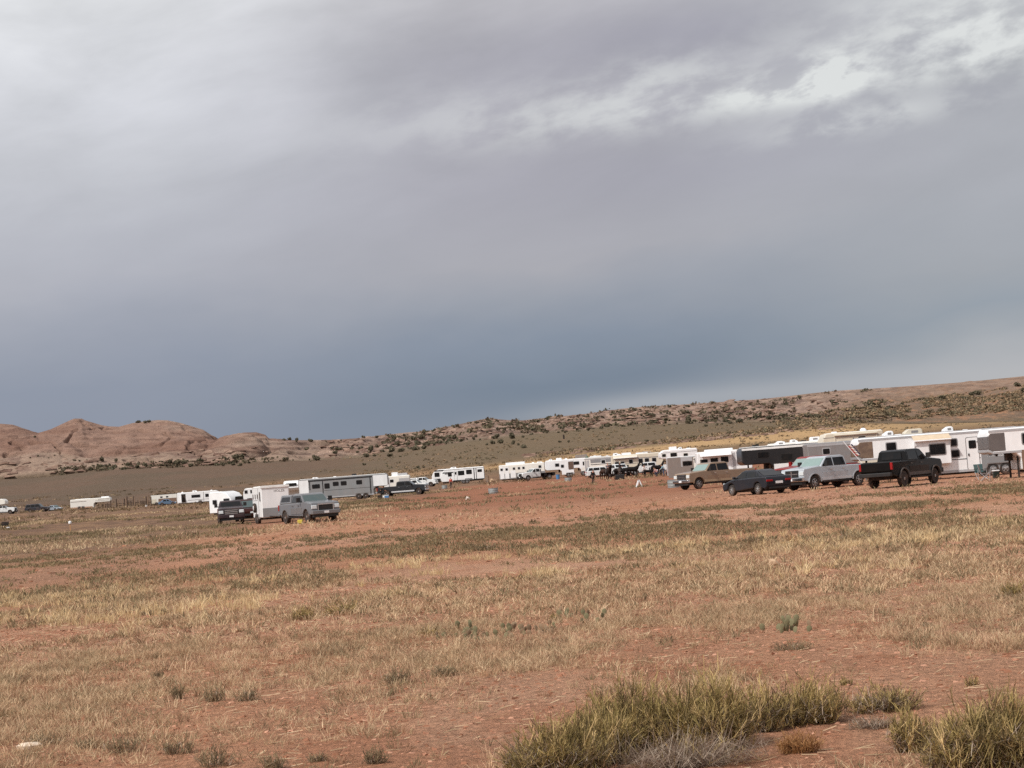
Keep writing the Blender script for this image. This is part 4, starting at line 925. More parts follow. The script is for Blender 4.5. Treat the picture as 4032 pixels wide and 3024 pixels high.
coach('motorhome', 'cream motorhome with a row of three square windows behind the standing black horse', 'motorhome', 2412, 2615, 1876, 312, 'R', 0, H=3.1, z0=.45, body=CREAM, roof=ROOF, front='bus', axles=(.2, .8), wr=.42, windows=[(.37, 2.05, .55, .6), (.56, 2.05, .62, .6), (.68, 2.05, .62, .6), (.82, 2.05, .6, .55), (.15, 1.9, 1.4, .4)],
      stripes=[(.02, .98, 2.45, 2.55, GREYM), (.02, .5, 1.72, 1.78, BLKPAN)], items=[('ac', .10, .9, .4), ('dome', .16, .6, .25), ('pod', .30, 1.4, .35), ('pod', .6, 1.8, .22), ('rack', .7, 1.2, .3, LGREY)], awning=(.03, .5, CREAM, .4))
pickup('pickup_truck', 'white flatbed work truck with black rear bed below the square trailer nose', by(2081, 1895, 330, rad(206), 2.1, .98), rad(206), WHP, L=6.1, WB=3.9, H=1.95, cab=1.7, flat=True, grille='black', bump=BLACKP)
pickup('pickup_truck', 'white pickup facing the camera behind the mounted rider at the trough', gl(2440, 300, 1880), rad(-78), WHP, L=5.8, WB=3.6, H=1.9, wshield=GLASS)

carlike('sport_utility_car', 'white car with one visible wheel between the person in dark clothes and the leftmost horse', 'car', gl(2368, 303, 1880), rad(6), WHP,
        [(2.2, .35), (2.32, .8), (2.2, 1.02), (1.1, 1.12), (-2.2, 1.12), (-2.3, .7), (-2.25, .4)], [(1.15, 1.08), (.5, 1.62), (-1.95, 1.62), (-2.2, 1.10)], 4.7, 1.85, 1.1, 1.70, .36, 2.75, 1.4,
        [[(.85, 1.16), (-.2, 1.16), (-.2, 1.56), (.45, 1.56)], [(-.3, 1.16), (-1.2, 1.16), (-1.2, 1.56), (-.3, 1.56)], [(-1.3, 1.16), (-2.0, 1.16), (-1.85, 1.56), (-1.3, 1.56)]])
pickup('pickup_truck', 'white pickup parked side on behind the small black pony', gl(2556, 299, 1876), rad(182), WHP, L=5.9, WB=3.7, H=1.88, wshield=GLASS, grille='black', bump=BLACKP)

# ---- middle left group
coach('horse_trailer', 'long grey horse trailer with dark trim and white roof hitched to the dark grey pickup', 'horse trailer', 1186, 1534, 1972, 276, 'R', -1, H=3.2, z0=.5, body=GREYV, roof=ROOF, front='goose', noseL=1.9, noseZ=1.55, axles=(.665, .745), wr=.4, windows=[(.19, 2.15, .95, .46, BLACKP), (.315, 2.1, .6, .6, BLACKP), (.415, 2.3, .68, .46, BLACKP), (.505, 2.3, .68, .46, BLACKP), (.68, 2.28, .68, .46, BLACKP)],
      stripes=[(.10, .83, 2.82, 3.02, BLKPAN), (.115, .125, 1.7, 2.8, BLKPAN), (.262, .272, .6, 2.8, BLKPAN), (.80, .812, .6, 2.8, BLKPAN), (.0, .105, .6, 3.05, WHITE), (.84, 1.0, 1.6, 3.05, WHITE), (.28, .8, 1.5, 1.53, BLKPAN)],
      items=[('vent', .62, .6, .3, BLACKP), ('ac', .18, .8, .2), ('vent', .4, .4, .12)], trimbot=LGREY)
pickup('pickup_truck', 'dark grey crew cab dually pickup with chrome nose towing the long grey trailer', by(1649, 1944, 270, rad(-9), 2.35, -.98), rad(-9), DGREY, L=6.6, WB=4.3, H=1.93, cab=2.4, dually=True, grille='bars', two_tone=mat('silver_trim', (200, 202, 205), .4))
coach('horse_trailer', 'cream trailer with a white box on its roof behind the dark grey pickup', 'horse trailer', 1517, 1618, 1934, 335, 'L', 0, H=2.62, z0=.45, body=WHITE2, front='box', axles=(.4, .55), windows=[(.30, 1.85, .6, .5, WHITE)], items=[('pod', .42, 1.0, .62), ('pod', .72, 1.6, .42, LGREY)], stripes=[(.18, .22, .6, 2.4, LGREY), (.58, .98, .9, 2.2, LGREY)], doors=[(.10, .6, .5, 2.3, WHITE, False, 0)])
pickup('pickup_truck', 'white pickup with tall white camper shell left of the two black and white camper trailers', gl(1662, 388, 1920), rad(-12), WHP, L=5.9, WB=3.7, H=1.92, cab=1.9, shell=WHITE, bump=WHP)
carlike('sport_utility_car', 'white sport utility car peeking over the dark grey pickup bonnet', 'car', gl(1634, 352, 1925), rad(-14), WHP,
        [(2.2, .35), (2.32, .8), (2.2, 1.02), (1.1, 1.12), (-2.2, 1.12), (-2.3, .7), (-2.25, .4)], [(1.15, 1.08), (.5, 1.66), (-1.95, 1.66), (-2.2, 1.10)], 4.7, 1.85, 1.1, 1.75, .36, 2.75, 1.4,
        [[(.85, 1.16), (-.2, 1.16), (-.2, 1.6), (.45, 1.6)], [(-.3, 1.16), (-1.2, 1.16), (-1.2, 1.6), (-.3, 1.6)], [(-1.3, 1.16), (-2.0, 1.16), (-1.85, 1.6), (-1.3, 1.6)]])
coach('travel_trailer', 'white camper trailer with black swoosh and dark underside by the person in red', 'camper trailer', 1738, 1910, 1907, 392, 'L', 0, H=3.05, z0=.62, body=WHITE, front='curve', axles=(.52, .60), wr=.36, lower=None,
      windows=[(.215, 1.95, .62, .62, BLACKP), (.475, 2.1, 1.1, .75, BLACKP), (.655, 2.2, .98, .75, BLACKP), (.90, 2.3, .75, .42, BLACKP)], doors=[(.345, .55, .8, 2.55, WHITE, True, 0)], stripes=[(.05, .30, 2.25, 2.45, BLKPAN), (.10, .26, 2.05, 2.2, BLKPAN), (.28, .99, .62, .80, BLACKP), (.55, .72, .85, .98, BLKPAN), (.76, .78, .7, 2.9, BLKPAN), (.81, .825, .7, 2.9, BLKPAN), (.03, .99, 2.84, 2.9, BLACKP)],
      items=[('ac', .30, 1.2, .32)], rear=[('rear_panel', 0, 1.8, 2.2, 2.2, BLACKP)])
coach('travel_trailer', 'white camper trailer with black front cap half hidden behind its twin', 'camper trailer', 1704, 1800, 1916, 412, 'L', 0, H=2.9, z0=.6, body=WHITE, front='curve', axles=(.5, .6), windows=[(.22, 1.9, .9, .75, BLACKP)], stripes=[(.05, .9, .6, 1.1, BLACKP), (.12, .5, 2.55, 2.8, BLKPAN)])

# ---- left group
pickup('pickup_truck', 'blue grey pickup with camper shell parked beside the small white horse trailer', by(1124, 2060, 135, rad(-62), -1.83, -.98), rad(-62), GREYP, L=5.81, WB=3.7, H=1.93, cab=2.1, shell=GREYP, grille='frame', bump=GREYP, hoodL=1.5)
pickup('pickup_truck', 'dark charcoal pickup with chrome grille bars facing the camera', by(914, 2066, 157, rad(-81), 2.85, 0), rad(-81), CHAR, L=5.85, WB=3.65, H=1.88, cab=2.4, grille='bars', bump=CHAR, wshield=GLASS)
ht = coach('horse_trailer', 'small white two horse trailer with a spare tyre on its side and faint lettering', 'horse trailer', 1070, 1076, 2062, 152, 'R', -74, H=2.72, W=2.1, z0=.42, L=4.4, front='box', axles=(.32, .50), wr=.34,
      windows=[(.12, 2.02, .30, .28), (.36, 2.02, .30, .28), (.60, 2.02, .30, .28), (.86, 2.0, .42, .62)], stripes=[(.66, .68, .5, 2.6, GREYM), (.05, .6, 1.72, 1.76, LGREY)], roof=ROOF, roofz=.01)
MB().lathe([(.17, -.09), (.32, -.10), (.36, -.05), (.36, .05), (.32, .10), (.17, .09)], (-.55, -1.17, 1.18), 'y', 20).build('spare_tyre', RUB, ht, smooth=True)
MB().lathe([(.18, -.05), (.18, -.11), (.05, -.12)], (-.55, -1.17, 1.18), 'y', 16).build('spare_rim', WHITE, ht, smooth=True)
MB().box(2.195, 2.215, -1.0, 1.0, .45, 1.12).build('stone_guard', GREYV, ht)
MB().box(2.15, 2.26, -1.06, 1.06, 2.60, 2.75).build('roof_lip', ROOF, ht)
MB().tube([(2.2, .5, .5), (3.1, 0, .45)], .04).tube([(2.2, -.5, .5), (3.1, 0, .45)], .04).build('tow_frame', UNDER, ht)
def lettering(parent, s, loc, rot, size, m):
    c = bpy.data.curves.new('lettering', 'FONT'); c.body = s; c.size = size; c.extrude = .006; c.align_x = 'CENTER'; c.align_y = 'CENTER'; c.space_character = 1.1
    o = bpy.data.objects.new('lettering', c); COL.objects.link(o)
    dg = bpy.context.evaluated_depsgraph_get(); me = bpy.data.meshes.new_from_object(o.evaluated_get(dg)); bpy.data.objects.remove(o)
    me.materials.clear(); me.materials.append(m); q = bpy.data.objects.new('lettering', me); COL.objects.link(q); q.parent = parent; q.location = loc; q.rotation_euler = rot
lettering(ht, 'HOLZE', (2.205, .30, 2.34), (PI/2, 0, PI/2), .24, mat('faded_grey_letters', (132, 130, 128), .6))
coach('travel_trailer', 'rounded white camper trailer with two small windows right behind the charcoal pickup', 'camper trailer', 838, 962, 2036, 206, 'R', -30, H=2.62, W=2.2, z0=.5, L=3.0, front='curve', axles=(.5,), windows=[(.25, 1.62, .5, .4), (.75, 1.68, .7, .4)], frontwin=(1.75, 1.3, .6), roofz=.1)
carlike('sport_utility_car', 'maroon sport utility car squeezed between the charcoal pickup and the small horse trailer', 'car', gl(972, 172, 2050), rad(-84), MAROON,
        [(2.2, .35), (2.32, .8), (2.2, 1.02), (1.1, 1.12), (-2.2, 1.12), (-2.3, .7), (-2.25, .4)], [(1.15, 1.08), (.5, 1.72), (-1.95, 1.72), (-2.2, 1.10)], 4.7, 1.85, 1.1, 1.82, .36, 2.75, 1.4,
        [[(.85, 1.16), (-.2, 1.16), (-.2, 1.6), (.45, 1.6)], [(-.3, 1.16), (-1.2, 1.16), (-1.2, 1.6), (-.3, 1.6)], [(-1.3, 1.16), (-2.0, 1.16), (-1.85, 1.6), (-1.3, 1.6)]])
coach('motorhome', 'low white camper van with dark end windows peeking over the small horse trailer', 'camper van', 963, 1085, 1967, 330, 'L', 0, H=2.35, z0=.4, front='bus', axles=(.2, .8), windows=[(.10, 1.8, .45, .5), (.28, 1.8, .4, .5)])
coach('travel_trailer', 'white fifth wheel camper with one dark nose window, behind the blue grey pickup', 'camper trailer', 1151, 1159, 1990, 304, 'R', -86, H=3.1, W=2.2, z0=.6, L=6.5, front='fifth', noseL=2.0, noseZ=1.6, axles=(.4, .5), frontwin=(2.55, 1.7, .42))
coach('travel_trailer', 'old white camper trailer with dark open doorway and roof unit in the far left row', 'camper trailer', 702, 866, 1989, 450, 'R', 3, H=2.7, z0=.4, body=WHITE, front='cabover', noseL=.9, axles=(.55,), windows=[(.45, 1.75, 1.9, .6, LGREY), (.74, 1.75, 1.1, .65, LGREY)], doors=[(.155, .9, .55, 2.4, WHITE, False, -1)], stripes=[(.25, .6, .9, 1.0, GREYM), (.6, .95, .95, 1.02, GREYM), (.63, .64, .5, 2.6, GREYM)], items=[('ac', .42, 1.0, .34), ('dome', .12, .5, .2), ('vent', .82, .4, .2)])
coach('horse_trailer', 'dusty white stock trailer with overhanging nose, leftmost trailer of the far left row', 'horse trailer', 282, 440, 2005, 487, 'R', 2, H=2.45, z0=.30, body=WHITE2, front='goose', noseL=4.0, noseZ=1.45, axles=(.22, .31), stripes=[(.01, .40, 1.85, 1.97, TAUPE), (.7, .98, 2.1, 2.2, TAUPE), (.62, .98, 1.78, 1.86, TAUPE), (.01, .55, .3, .62, mat('dusty_skirt', (176, 140, 116), .8))], items=[('pod', .86, 1.8, .28), ('pod', .3, 3.5, .10)], lower=None)
coach('horse_trailer', 'cream and white trailer with a dark roof edge standing behind the light blue car', 'horse trailer', 598, 702, 1991, 485, 'R', 4, H=2.55, z0=.4, body=WHITE2, front='box', axles=(.2, .3), stripes=[(.0, 1.0, 2.48, 2.6, UNDER), (.28, .98, .5, 1.55, TANLOW), (.02, .2, .5, 1.5, CREAM)], windows=[(.4, 1.9, .5, .3), (.62, 1.9, .5, .3)])
carlike('saloon_car', 'light blue saloon car parked at the right end of the corral', 'car', gl(660, 468, 1990), rad(8), BLUEP,
        [(2.0, .26), (2.05, .6), (1.0, .9), (-1.8, .95), (-2.05, .84), (-2.05, .3)], [(1.0, .87), (.3, 1.38), (-.9, 1.38), (-1.6, .95)], 4.1, 1.7, .9, 1.42, .31, 2.45, 1.25,
        [[(.6, .95), (-.14, .95), (-.14, 1.32), (.2, 1.31)], [(-.24, .95), (-1.1, .97), (-.85, 1.3), (-.24, 1.32)]])
carlike('saloon_car', 'silver blue saloon car tucked behind the dark sport utility car', 'car', gl(215, 472, 2005), rad(-40), SBLUE,
        [(2.0, .26), (2.05, .6), (1.0, .9), (-1.8, .95), (-2.05, .84), (-2.05, .3)], [(1.0, .87), (.3, 1.38), (-.9, 1.38), (-1.6, .95)], 4.1, 1.7, .9, 1.42, .31, 2.45, 1.25,
        [[(.6, .95), (-.14, .95), (-.14, 1.32), (.2, 1.31)], [(-.24, .95), (-1.1, .97), (-.85, 1.3), (-.24, 1.32)]])
carlike('sport_utility_car', 'dark dusty sport utility car on the plain near the left edge', 'car', gl(148, 444, 2014), rad(-6), DKSUV,
        [(2.5, .42), (2.6, .85), (2.5, 1.02), (1.2, 1.14), (-2.5, 1.14), (-2.6, .7), (-2.5, .45)], [(1.2, 1.10), (.65, 1.78), (-2.25, 1.78), (-2.5, 1.12)], 5.2, 1.95, 1.12, 1.86, .39, 2.95, 1.6,
        [[(.95, 1.18), (-.2, 1.18), (-.2, 1.7), (.55, 1.7)], [(-.3, 1.18), (-1.2, 1.18), (-1.2, 1.7), (-.3, 1.7)], [(-1.3, 1.18), (-2.3, 1.18), (-2.15, 1.7), (-1.3, 1.7)]])
wp = pickup('pickup_truck', 'white pickup under a slide in camper cut by the left picture edge', gl(8, 412, 2020), rad(-3), WHP, L=5.8, WB=3.6, H=1.85, cab=1.8, bump=BLACKP, grille='black')
pl = Vector(wp.location)
c_ = coach('truck_camper', 'off white slide in camper riding on the white pickup at the left edge', 'truck camper', 0, 10, 2020, 412, 'R', -3, H=3.15, W=2.2, z0=1.42, L=4.3, body=WHITE2, front='cabover', noseL=1.6, axles=(), under=False, windows=[(.4, 2.4, .8, .4)])
c_.location = (pl.x-1.0, pl.y+.05, pl.z)

# ---- corral of posts and rails
def corral():
    p0 = gl(420, 480, 1995); t = thing('corral_fence', 'weathered timber corral of uneven posts and rails left of the light blue car', 'corral', p0)
    def P(u, d=480): q = at(u, 1990, d); return Vector((q.x-p0[0], q.y-p0[1], zg(q.x, q.y)-p0[2]))
    for (u, h, dk, r) in [(402, 1.1, 1, .11), (412, 1.3, 0, .12), (424, 1.2, 1, .11), (437, 1.7, 1, .12), (459, 2.1, 1, .15), (466, 1.7, 0, .10), (484, 1.8, 0, .10), (491, 2.05, 1, .16), (498, 2.2, 0, .12), (502, 2.6, 1, .13), (516, 1.5, 1, .1),
                       (527, 2.55, 1, .12), (531, 2.0, 0, .12), (543, 1.5, 1, .08), (551, 2.2, 0, .08), (563, 1.4, 1, .09), (577, 2.3, 1, .15), (582, 2.2, 0, .11), (596, 2.2, 1, .12)]:
        q = P(u); MB().tube([q+Vector((0, 0, -.1)), q+Vector((random.uniform(-.06, .06), 0, h))], r, 7).build('post', WOODD if dk else WOODL, t, smooth=True)
    for (ua, ub, zz) in [(459, 491, [.5, 1.0]), (502, 527, [.4, .75, 1.1, 1.5]), (527, 551, [.35, .7, 1.05]), (551, 577, [.35, .65, .95, 1.25]), (577, 596, [.4, .8, 1.2]), (402, 437, [.5, .9])]:
        for z in zz:
            a, b = P(ua, 480.3), P(ub, 480.3); MB().tube([a+Vector((0, 0, z+random.uniform(-.06, .06))), b+Vector((0, 0, z+random.uniform(-.06, .06)))], .085, 5).build('rail', WOODD if random.random() < .7 else WOODL, t)
corral()

# ---- round tanks, trough and loose things
GALV = mat('galvanised_steel', (150, 156, 156), .45, metal=.35, dirt=.25)
def tank(label, u, v, d, r, h, m=GALV):
    x, y, z = gl(u, d, v); t = thing('stock_tank', label, 'water tank', (x, y, z), 0, 'round stock tanks on the red ground')
    MB().lathe([(r, 0), (r, h*.25), (r*1.015, h*.28), (r, h*.31), (r, h*.6), (r*1.015, h*.63), (r, h*.66), (r, h)], seg=28).build('tank_wall', m, t, smooth=True)
    MB().lathe([(r*1.03, h-.02), (r*1.04, h+.02), (r*.97, h+.03), (r*.96, h-.02)], seg=28).build('rim', GALV, t, smooth=True)
    MB().lathe([(r*.95, h-.10), (r*.95, h-.09)], seg=28).build('water', GLASS, t)
tank('galvanised round stock tank next to the nose of the tan pickup', 2653, 1920, 180, .53, .68)
tank('round grey stock tank alone on red ground between the camper trailers and the flatbed truck', 1943, 1947, 238, .57, .62)
tank('pale round stock tank in front of the square trailer nose', 2238, 1899, 292, .52, .52)
tank('small pale stock tank near the person in red', 1751, 1925, 328, .45, .55)
x, y, z = gl(2441, 269, 1892); t = thing('feed_trough', 'black rectangular feed trough in front of the mounted rider', 'trough', (x, y, z), rad(-4))
MB().prism([(-.50, 0), (-.62, .62), (-.55, .62), (-.44, .08), (.44, .08), (.55, .62), (.62, .62), (.50, 0)], -.3, .3).build('tub', BLACKP, t)
MB().slab([(-.62, -.32, .60), (.62, -.32, .60), (.62, -.28, .66), (-.62, -.28, .66)], (0, .02, .0)).slab([(-.62, .30, .0), (.62, .30, .0), (.62, .30, .64), (-.62, .30, .64)], (0, .03, 0)).slab([(-.55, -.30, .05), (.55, -.30, .05), (.62, -.31, .62), (-.62, -.31, .62)], (0, .03, 0)).build('rim', BLACKP, t)
MB().box(-.5, .5, -.27, .27, .42, .5).build('hay', mat('hay', (150, 132, 96), .9), t)
x, y, z = gl(2517, 200, 1920); t = thing('folding_sign', 'white A shaped board standing on red ground before the horses', 'sign', (x, y, z), rad(4))
for s in (-1, 1): MB().slab([(s*.33, -.28, 0), (s*.20, -.28, 0), (s*-.01, -.28, .66), (s*.06, -.28, .70)], (0, .56, 0)).build('leg_board', WHITE, t)
MB().tube([(-.06, -.3, .66), (-.06, .3, .66)], .03).build('hinge', GREYM, t)
x, y, z = gl(278, 205, 2100); t = thing('marker_post', 'thin tan post with a round white top on the left plain', 'marker post', (x, y, z))
MB().tube([(0, 0, -.05), (.02, 0, .78)], .045, 7).build('post', mat('tan_wood', (196, 150, 104), .8), t)
MB().lathe([(.03, .74), (.14, .80), (.17, .92), (.15, 1.02), (.06, 1.08)], seg=12).build('white_cap', WHITE, t, smooth=True)
x, y, z = gl(22, 225, 2078); t = thing('fire_grill', 'black metal grill box on legs standing alone at the far left edge', 'grill', (x, y, z), rad(10))
MB().prism([(-.40, .42), (-.45, .6), (-.34, .82), (.38, .82), (.36, .50), (.12, .36)], -.25, .25).build('firebox', UNDER, t, bev=.03)
for sx in (-.32, .28):
    for sy in (-.2, .2): MB().tube([(sx, sy, .45), (sx*1.15, sy*1.1, 0)], .025, 5).build('leg', BLACKP, t)
MB().box(.10, .45, -.28, .0, .12, .22).build('tray', WHITE, t)
def bucket(label, u, v, d, r, h, m, cat='bucket', nm='bucket'):
    x, y, z = gl(u, d, v); t = thing(nm, label, cat, (x, y, z))
    MB().lathe([(r*.8, 0), (r, h), (r*1.06, h), (r*1.06, h-.03)], seg=14).build('tub', m, t, smooth=True)
    MB().tube([(-r, 0, h-.02), (-r*.7, 0, h+r*.6), (r*.7, 0, h+r*.6), (r, 0, h-.02)], .012, 4).build('handle', GREYM, t)
BLUEB = mat('blue_plastic', (72, 128, 178), .5); YELP = mat('yellow_plastic', (206, 188, 76), .5)
def cooler(label, u, v, d, m, w_=.5, h=.38, nm='cool_box', cat='cool box', rz=0):
    x, y, z = gl(u, d, v); t = thing(nm, label, cat, (x, y, z), rz)
    MB().box(-w_/2, w_/2, -.18, .18, 0, h).build('box_body', m, t, bev=.03); MB().box(-w_/2-.02, w_/2+.02, -.2, .2, h, h+.07).build('lid', WHITE if m is not UNDER else m, t, bev=.02)
    for s in (-1, 1): MB().box(s*w_/2-.03, s*w_/2+.03, -.08, .08, h*.7, h*.8).build('handle', GREYM, t)
bucket('white bucket by the feet of the person in black', 1513, 1965, 262, .20, .34, WHITE)
bucket('white bucket lying on the plain below the corral', 577, 2000, 470, .30, .32, WHITE)
bucket('light blue bucket in front of the far row beside the flatbed truck', 2197, 1884, 322, .32, .75, BLUEB)
cooler('blue cool box at the rear wheel of the dark grey pickup', 1523, 1962, 262, BLUEB, .55, .30)
cooler('black box left of the feet of the person in black', 1495, 1966, 262, UNDER, .5, .34, 'storage_box', 'box')
cooler('dark green box beside the chairs under the grey nosed trailer', 3922, 1875, 116, mat('dark_green_plastic', (26, 40, 36), .5), .34, .40, 'storage_box', 'box')
x, y, z = gl(1182, 132, 2055); t = thing('fuel_can', 'yellow fuel can on the ground under the blue grey pickup', 'fuel can', (x, y, z))
MB().box(-.17, .17, -.1, .1, 0, .26).build('can_body', YELP, t, bev=.04); MB().tube([(.1, 0, .26), (.17, 0, .34)], .03).build('spout', BLACKP, t)
def camp_chair(label, u, v, d, m, rz):
    x, y, z = gl(u, d, v); t = thing('camp_chair', label, 'chair', (x, y, z), rz)
    MB().slab([(-.25, -.24, .42), (.25, -.24, .42), (.25, .24, .38), (-.25, .24, .38)], (0, 0, .02)).build('seat', m, t)
    MB().slab([(-.25, .22, .42), (.25, .22, .42), (.27, .34, .88), (-.27, .34, .88)], (0, .02, 0)).build('backrest', m, t)
    for s in (-1, 1):
        MB().tube([(s*.27, -.26, 0), (s*.25, .24, .44)], .014, 5).build('leg', ALU, t); MB().tube([(s*.27, .28, 0), (s*.25, -.24, .44)], .014, 5).build('leg', ALU, t)
        MB().box(s*.29-.03, s*.29+.03, -.25, .2, .60, .63).build('armrest', BLACKP, t)
    for s in (-1, 1): MB().tube([(s*.26, -.25, 0), (s*.26, -.25, .6)], .014, 5).build('leg', ALU, t)
camp_chair('teal folding camp chair left of the trailer wheels at the right edge', 3864, 1885, 115, mat('teal_canvas', (66, 96, 98), .8), rad(10))
camp_chair('grey folding camp chair with crossed legs in front of the teal one', 3882, 1896, 111, mat('grey_canvas', (150, 140, 138), .8), rad(70))
# furled flag on a slanting staff by the trailer nose
a_, b_ = at(3319, 1737, 123.5), at(3376, 1803, 123.5)
t = thing('flag', 'furled striped flag on a slanting white staff beside the mural nosed trailer', 'flag', (b_.x, b_.y, zg(b_.x, b_.y)))
o_ = Vector(t.location); A, B = a_-o_, b_-o_
MB().tube([A, B, B+(B-A)*.35], .022, 6).build('staff', WHITE, t)
dv = (B-A)
for i, mm in enumerate((mat('flag_red', (158, 52, 48), .8), mat('flag_white', (226, 216, 208), .8), mat('flag_navy', (44, 44, 78), .8))):
    m = MB()
    for k in range(4):
        f0, f1 = .30+.16*k, .42+.16*k; off = Vector((.03+.04*i, .01*i, .03+.03*(i-1)))
        p, q = A+dv*f0, A+dv*f1; wv = Vector((.16, 0, .05)); m.slab([p, q, q+wv*(.8+.2*i)+off, p+wv*(.5+.3*i)+off], (0, .015+.01*i, 0))
    m.build('cloth', mm, t)

# thin boundary posts beside the camper trailers
for i, (u, lb) in enumerate([(1918, 'left of two thin grey posts right of the camper trailers'), (1924, 'right of two thin grey posts beside the camper trailers')]):
    x, y, z = gl(u, 372, 1893); tag(MB().tube([(0, 0, -.1), (.02, 0, 1.25)], .05, 5).build('fence_post', WOODD if i else GREYM, None, loc=(x, y, z)), lb, 'post', 'thin posts beside the camper trailers')
p = gl(2221, 1010, 1712)
x, y, z = (at(2221, 1739, 800).x, 800, 0); z = zg(x, y); t = thing('water_pipe', 'dark upright pipe with a low concrete base out on the far plain', 'pipe', (x, y, z))
MB().tube([(0, 0, -.2), (0, 0, 2.0)], .34, 8).build('pipe', UNDER, t); MB().box(-1.0, 1.0, -.6, .6, -.5, .22).build('concrete_base', WOODL, t)

# ---- horses and people
COATB = mat('black_coat', (20, 18, 19), .8, spec=.15, dirt=.05); COATD = mat('dark_brown_coat', (34, 26, 24), .8, spec=.15, dirt=.08); COATN = mat('brown_coat', (58, 42, 36), .8, spec=.15, dirt=.1)
LEATH = mat('dark_saddle_leather', (50, 34, 26), .5); HAIRB = mat('dark_hair', (32, 26, 24), .7); HAIRL = mat('light_brown_hair', (120, 92, 66), .7)
B_ = fab('black_cloth', (30, 30, 34)); NAVY = fab('navy_cloth', (42, 48, 70)); DENIM = fab('denim', (66, 80, 108)); REDC = fab('red_cloth', (176, 66, 50)); WHC = fab('white_cloth', (214, 210, 206)); PINK = fab('dusty_pink_cloth', (178, 132, 128)); LBL = fab('pale_blue_cloth', (150, 186, 200)); GRYC = fab('grey_cloth', (128, 118, 122)); STRAW = mat('straw_hat', (214, 204, 184), .8)
h1p = gl(2396, 273, 1892); horse('dark brown ridden horse facing the camera, leftmost of the horses', h1p, rad(-68), COATD, 'up', saddle=LEATH)
person('rider in grey top with reddish brown hair on the leftmost horse', h1p, rad(-68), J_ride(), GRYC, B_, mat('auburn_hair', (96, 52, 40), .7))
horse('brown horse half hidden behind the leftmost ridden horse', gl(2383, 285, 1888), rad(-50), COATN, 'up', .95)
h2p = gl(2444, 276, 1890); horse('black ridden horse with its head lowered to the feed trough', h2p, rad(-24), COATB, 'down', saddle=LEATH, swing=.05)
person('rider in black with a pale brimmed hat on the horse at the trough', h2p, rad(-24), J_ride(), B_, B_, HAIRB, STRAW)
horse('tall black horse standing side on with raised head, right of the trough', gl(2493, 275, 1881), rad(-4), COATB, 'up', 1.04)
horse('small black pony with a white face beside the crouching person', gl(2552, 276, 1878), rad(-6), COATB, 'level', .66, face=WHC, cat='pony')
horse('dark brown horse with lowered head behind the trough, beside the mounted rider', gl(2466, 283, 1884), rad(172), COATD, 'down', .98)
horse('black horse standing behind the person in dusty pink', gl(2590, 281, 1877), rad(8), COATB, 'up', 1.0)
person('person in dark clothes standing alone left of the horses', gl(2336, 242, 1897), rad(-60), J_stand(.2), B_, B_, HAIRB)
person('person in white shirt standing behind the small pony', gl(2540, 279, 1880), rad(-100), J_stand(.3, (.18, .2)), WHC, B_, HAIRL)
person('person in dusty pink shirt bending in front of a black horse', gl(2590, 273, 1879), rad(150), J_crouch(), PINK, NAVY, HAIRL)
person('person in pale blue shirt and jeans beside the taupe trailer', gl(2615, 272, 1876), rad(170), J_stand(.5, (.2, .25)), LBL, DENIM, HAIRL)
person('person in a red top standing before the camper trailer door', gl(1777, 330, 1922), rad(-95), J_stand(0), REDC, B_, HAIRB)
person('person in black bending by the hitch of the long grey trailer', gl(1501, 263, 1966), rad(10), J_stand(.6, (.25, .3)), B_, B_, HAIRB)
# ---------------------------------------------------------------- rays onto the terrain
def hit(u, v, hill=None):
    """first terrain point under photo pixel (u, v)"""
    near = np.concatenate([np.arange(8, 60, .05), np.arange(60, 200, .25), np.arange(200, 949, 1.0)])
    far = np.arange(950, 1700, 2.0)
    q = CR @ Vector(((u-2016)/F, -(v-1512)/F, -1.0)); kx, kz = q.x/q.y, q.z/q.y
    g = z_ground(near*kx, near) - (CAMH + near*kz)
    i = np.nonzero(g >= 0)[0]
    if len(i): d = near[i[0]]; return Vector((d*kx, d, zg(d*kx, d)))
    h = z_hill(far*kx, far) - (CAMH + far*kz); i = np.nonzero(h >= 0)[0]
    if len(i): d = far[i[0]]
    else: d = far[np.argmax(h)]
    return Vector((d*kx, d, float(z_hill(np.array([d*kx]), np.array([d]))[0])))

def tint_mat(name, rough=.8, trans=.25, var=.25, vs=6.0):
    m = bpy.data.materials.new(name); m.use_nodes = True; t = NT(m.node_tree); t.n.clear()
    c = t.new('ShaderNodeAttribute', attribute_name='tint').outputs['Color']
    pos = t.new('ShaderNodeNewGeometry').outputs['Position']
    n = t.noise(pos, vs, 3, .6); r = t.new('ShaderNodeMapRange', {'Value': n, 'From Min': .3, 'From Max': .7, 'To Min': 1-var, 'To Max': 1+var}).outputs[0]
    k = t.new('ShaderNodeVectorMath', operation='SCALE'); t.l.new(c, k.inputs[0]); t.l.new(r, k.inputs['Scale'])
    d = t.new('ShaderNodeBsdfDiffuse', {'Color': k.outputs[0]}); tr = t.new('ShaderNodeBsdfTranslucent', {'Color': k.outputs[0]})
    mx = t.new('ShaderNodeMixShader', {'Fac': trans}); t.l.new(d.outputs[0], mx.inputs[1]); t.l.new(tr.outputs[0], mx.inputs[2])
    o = t.new('ShaderNodeOutputMaterial'); t.l.new(mx.outputs[0], o.inputs[0]); return m
LEAF = tint_mat('foliage', trans=.15, var=.3, vs=1.0); GRASS = tint_mat('dry_grass', trans=.3, var=.18, vs=3.0)

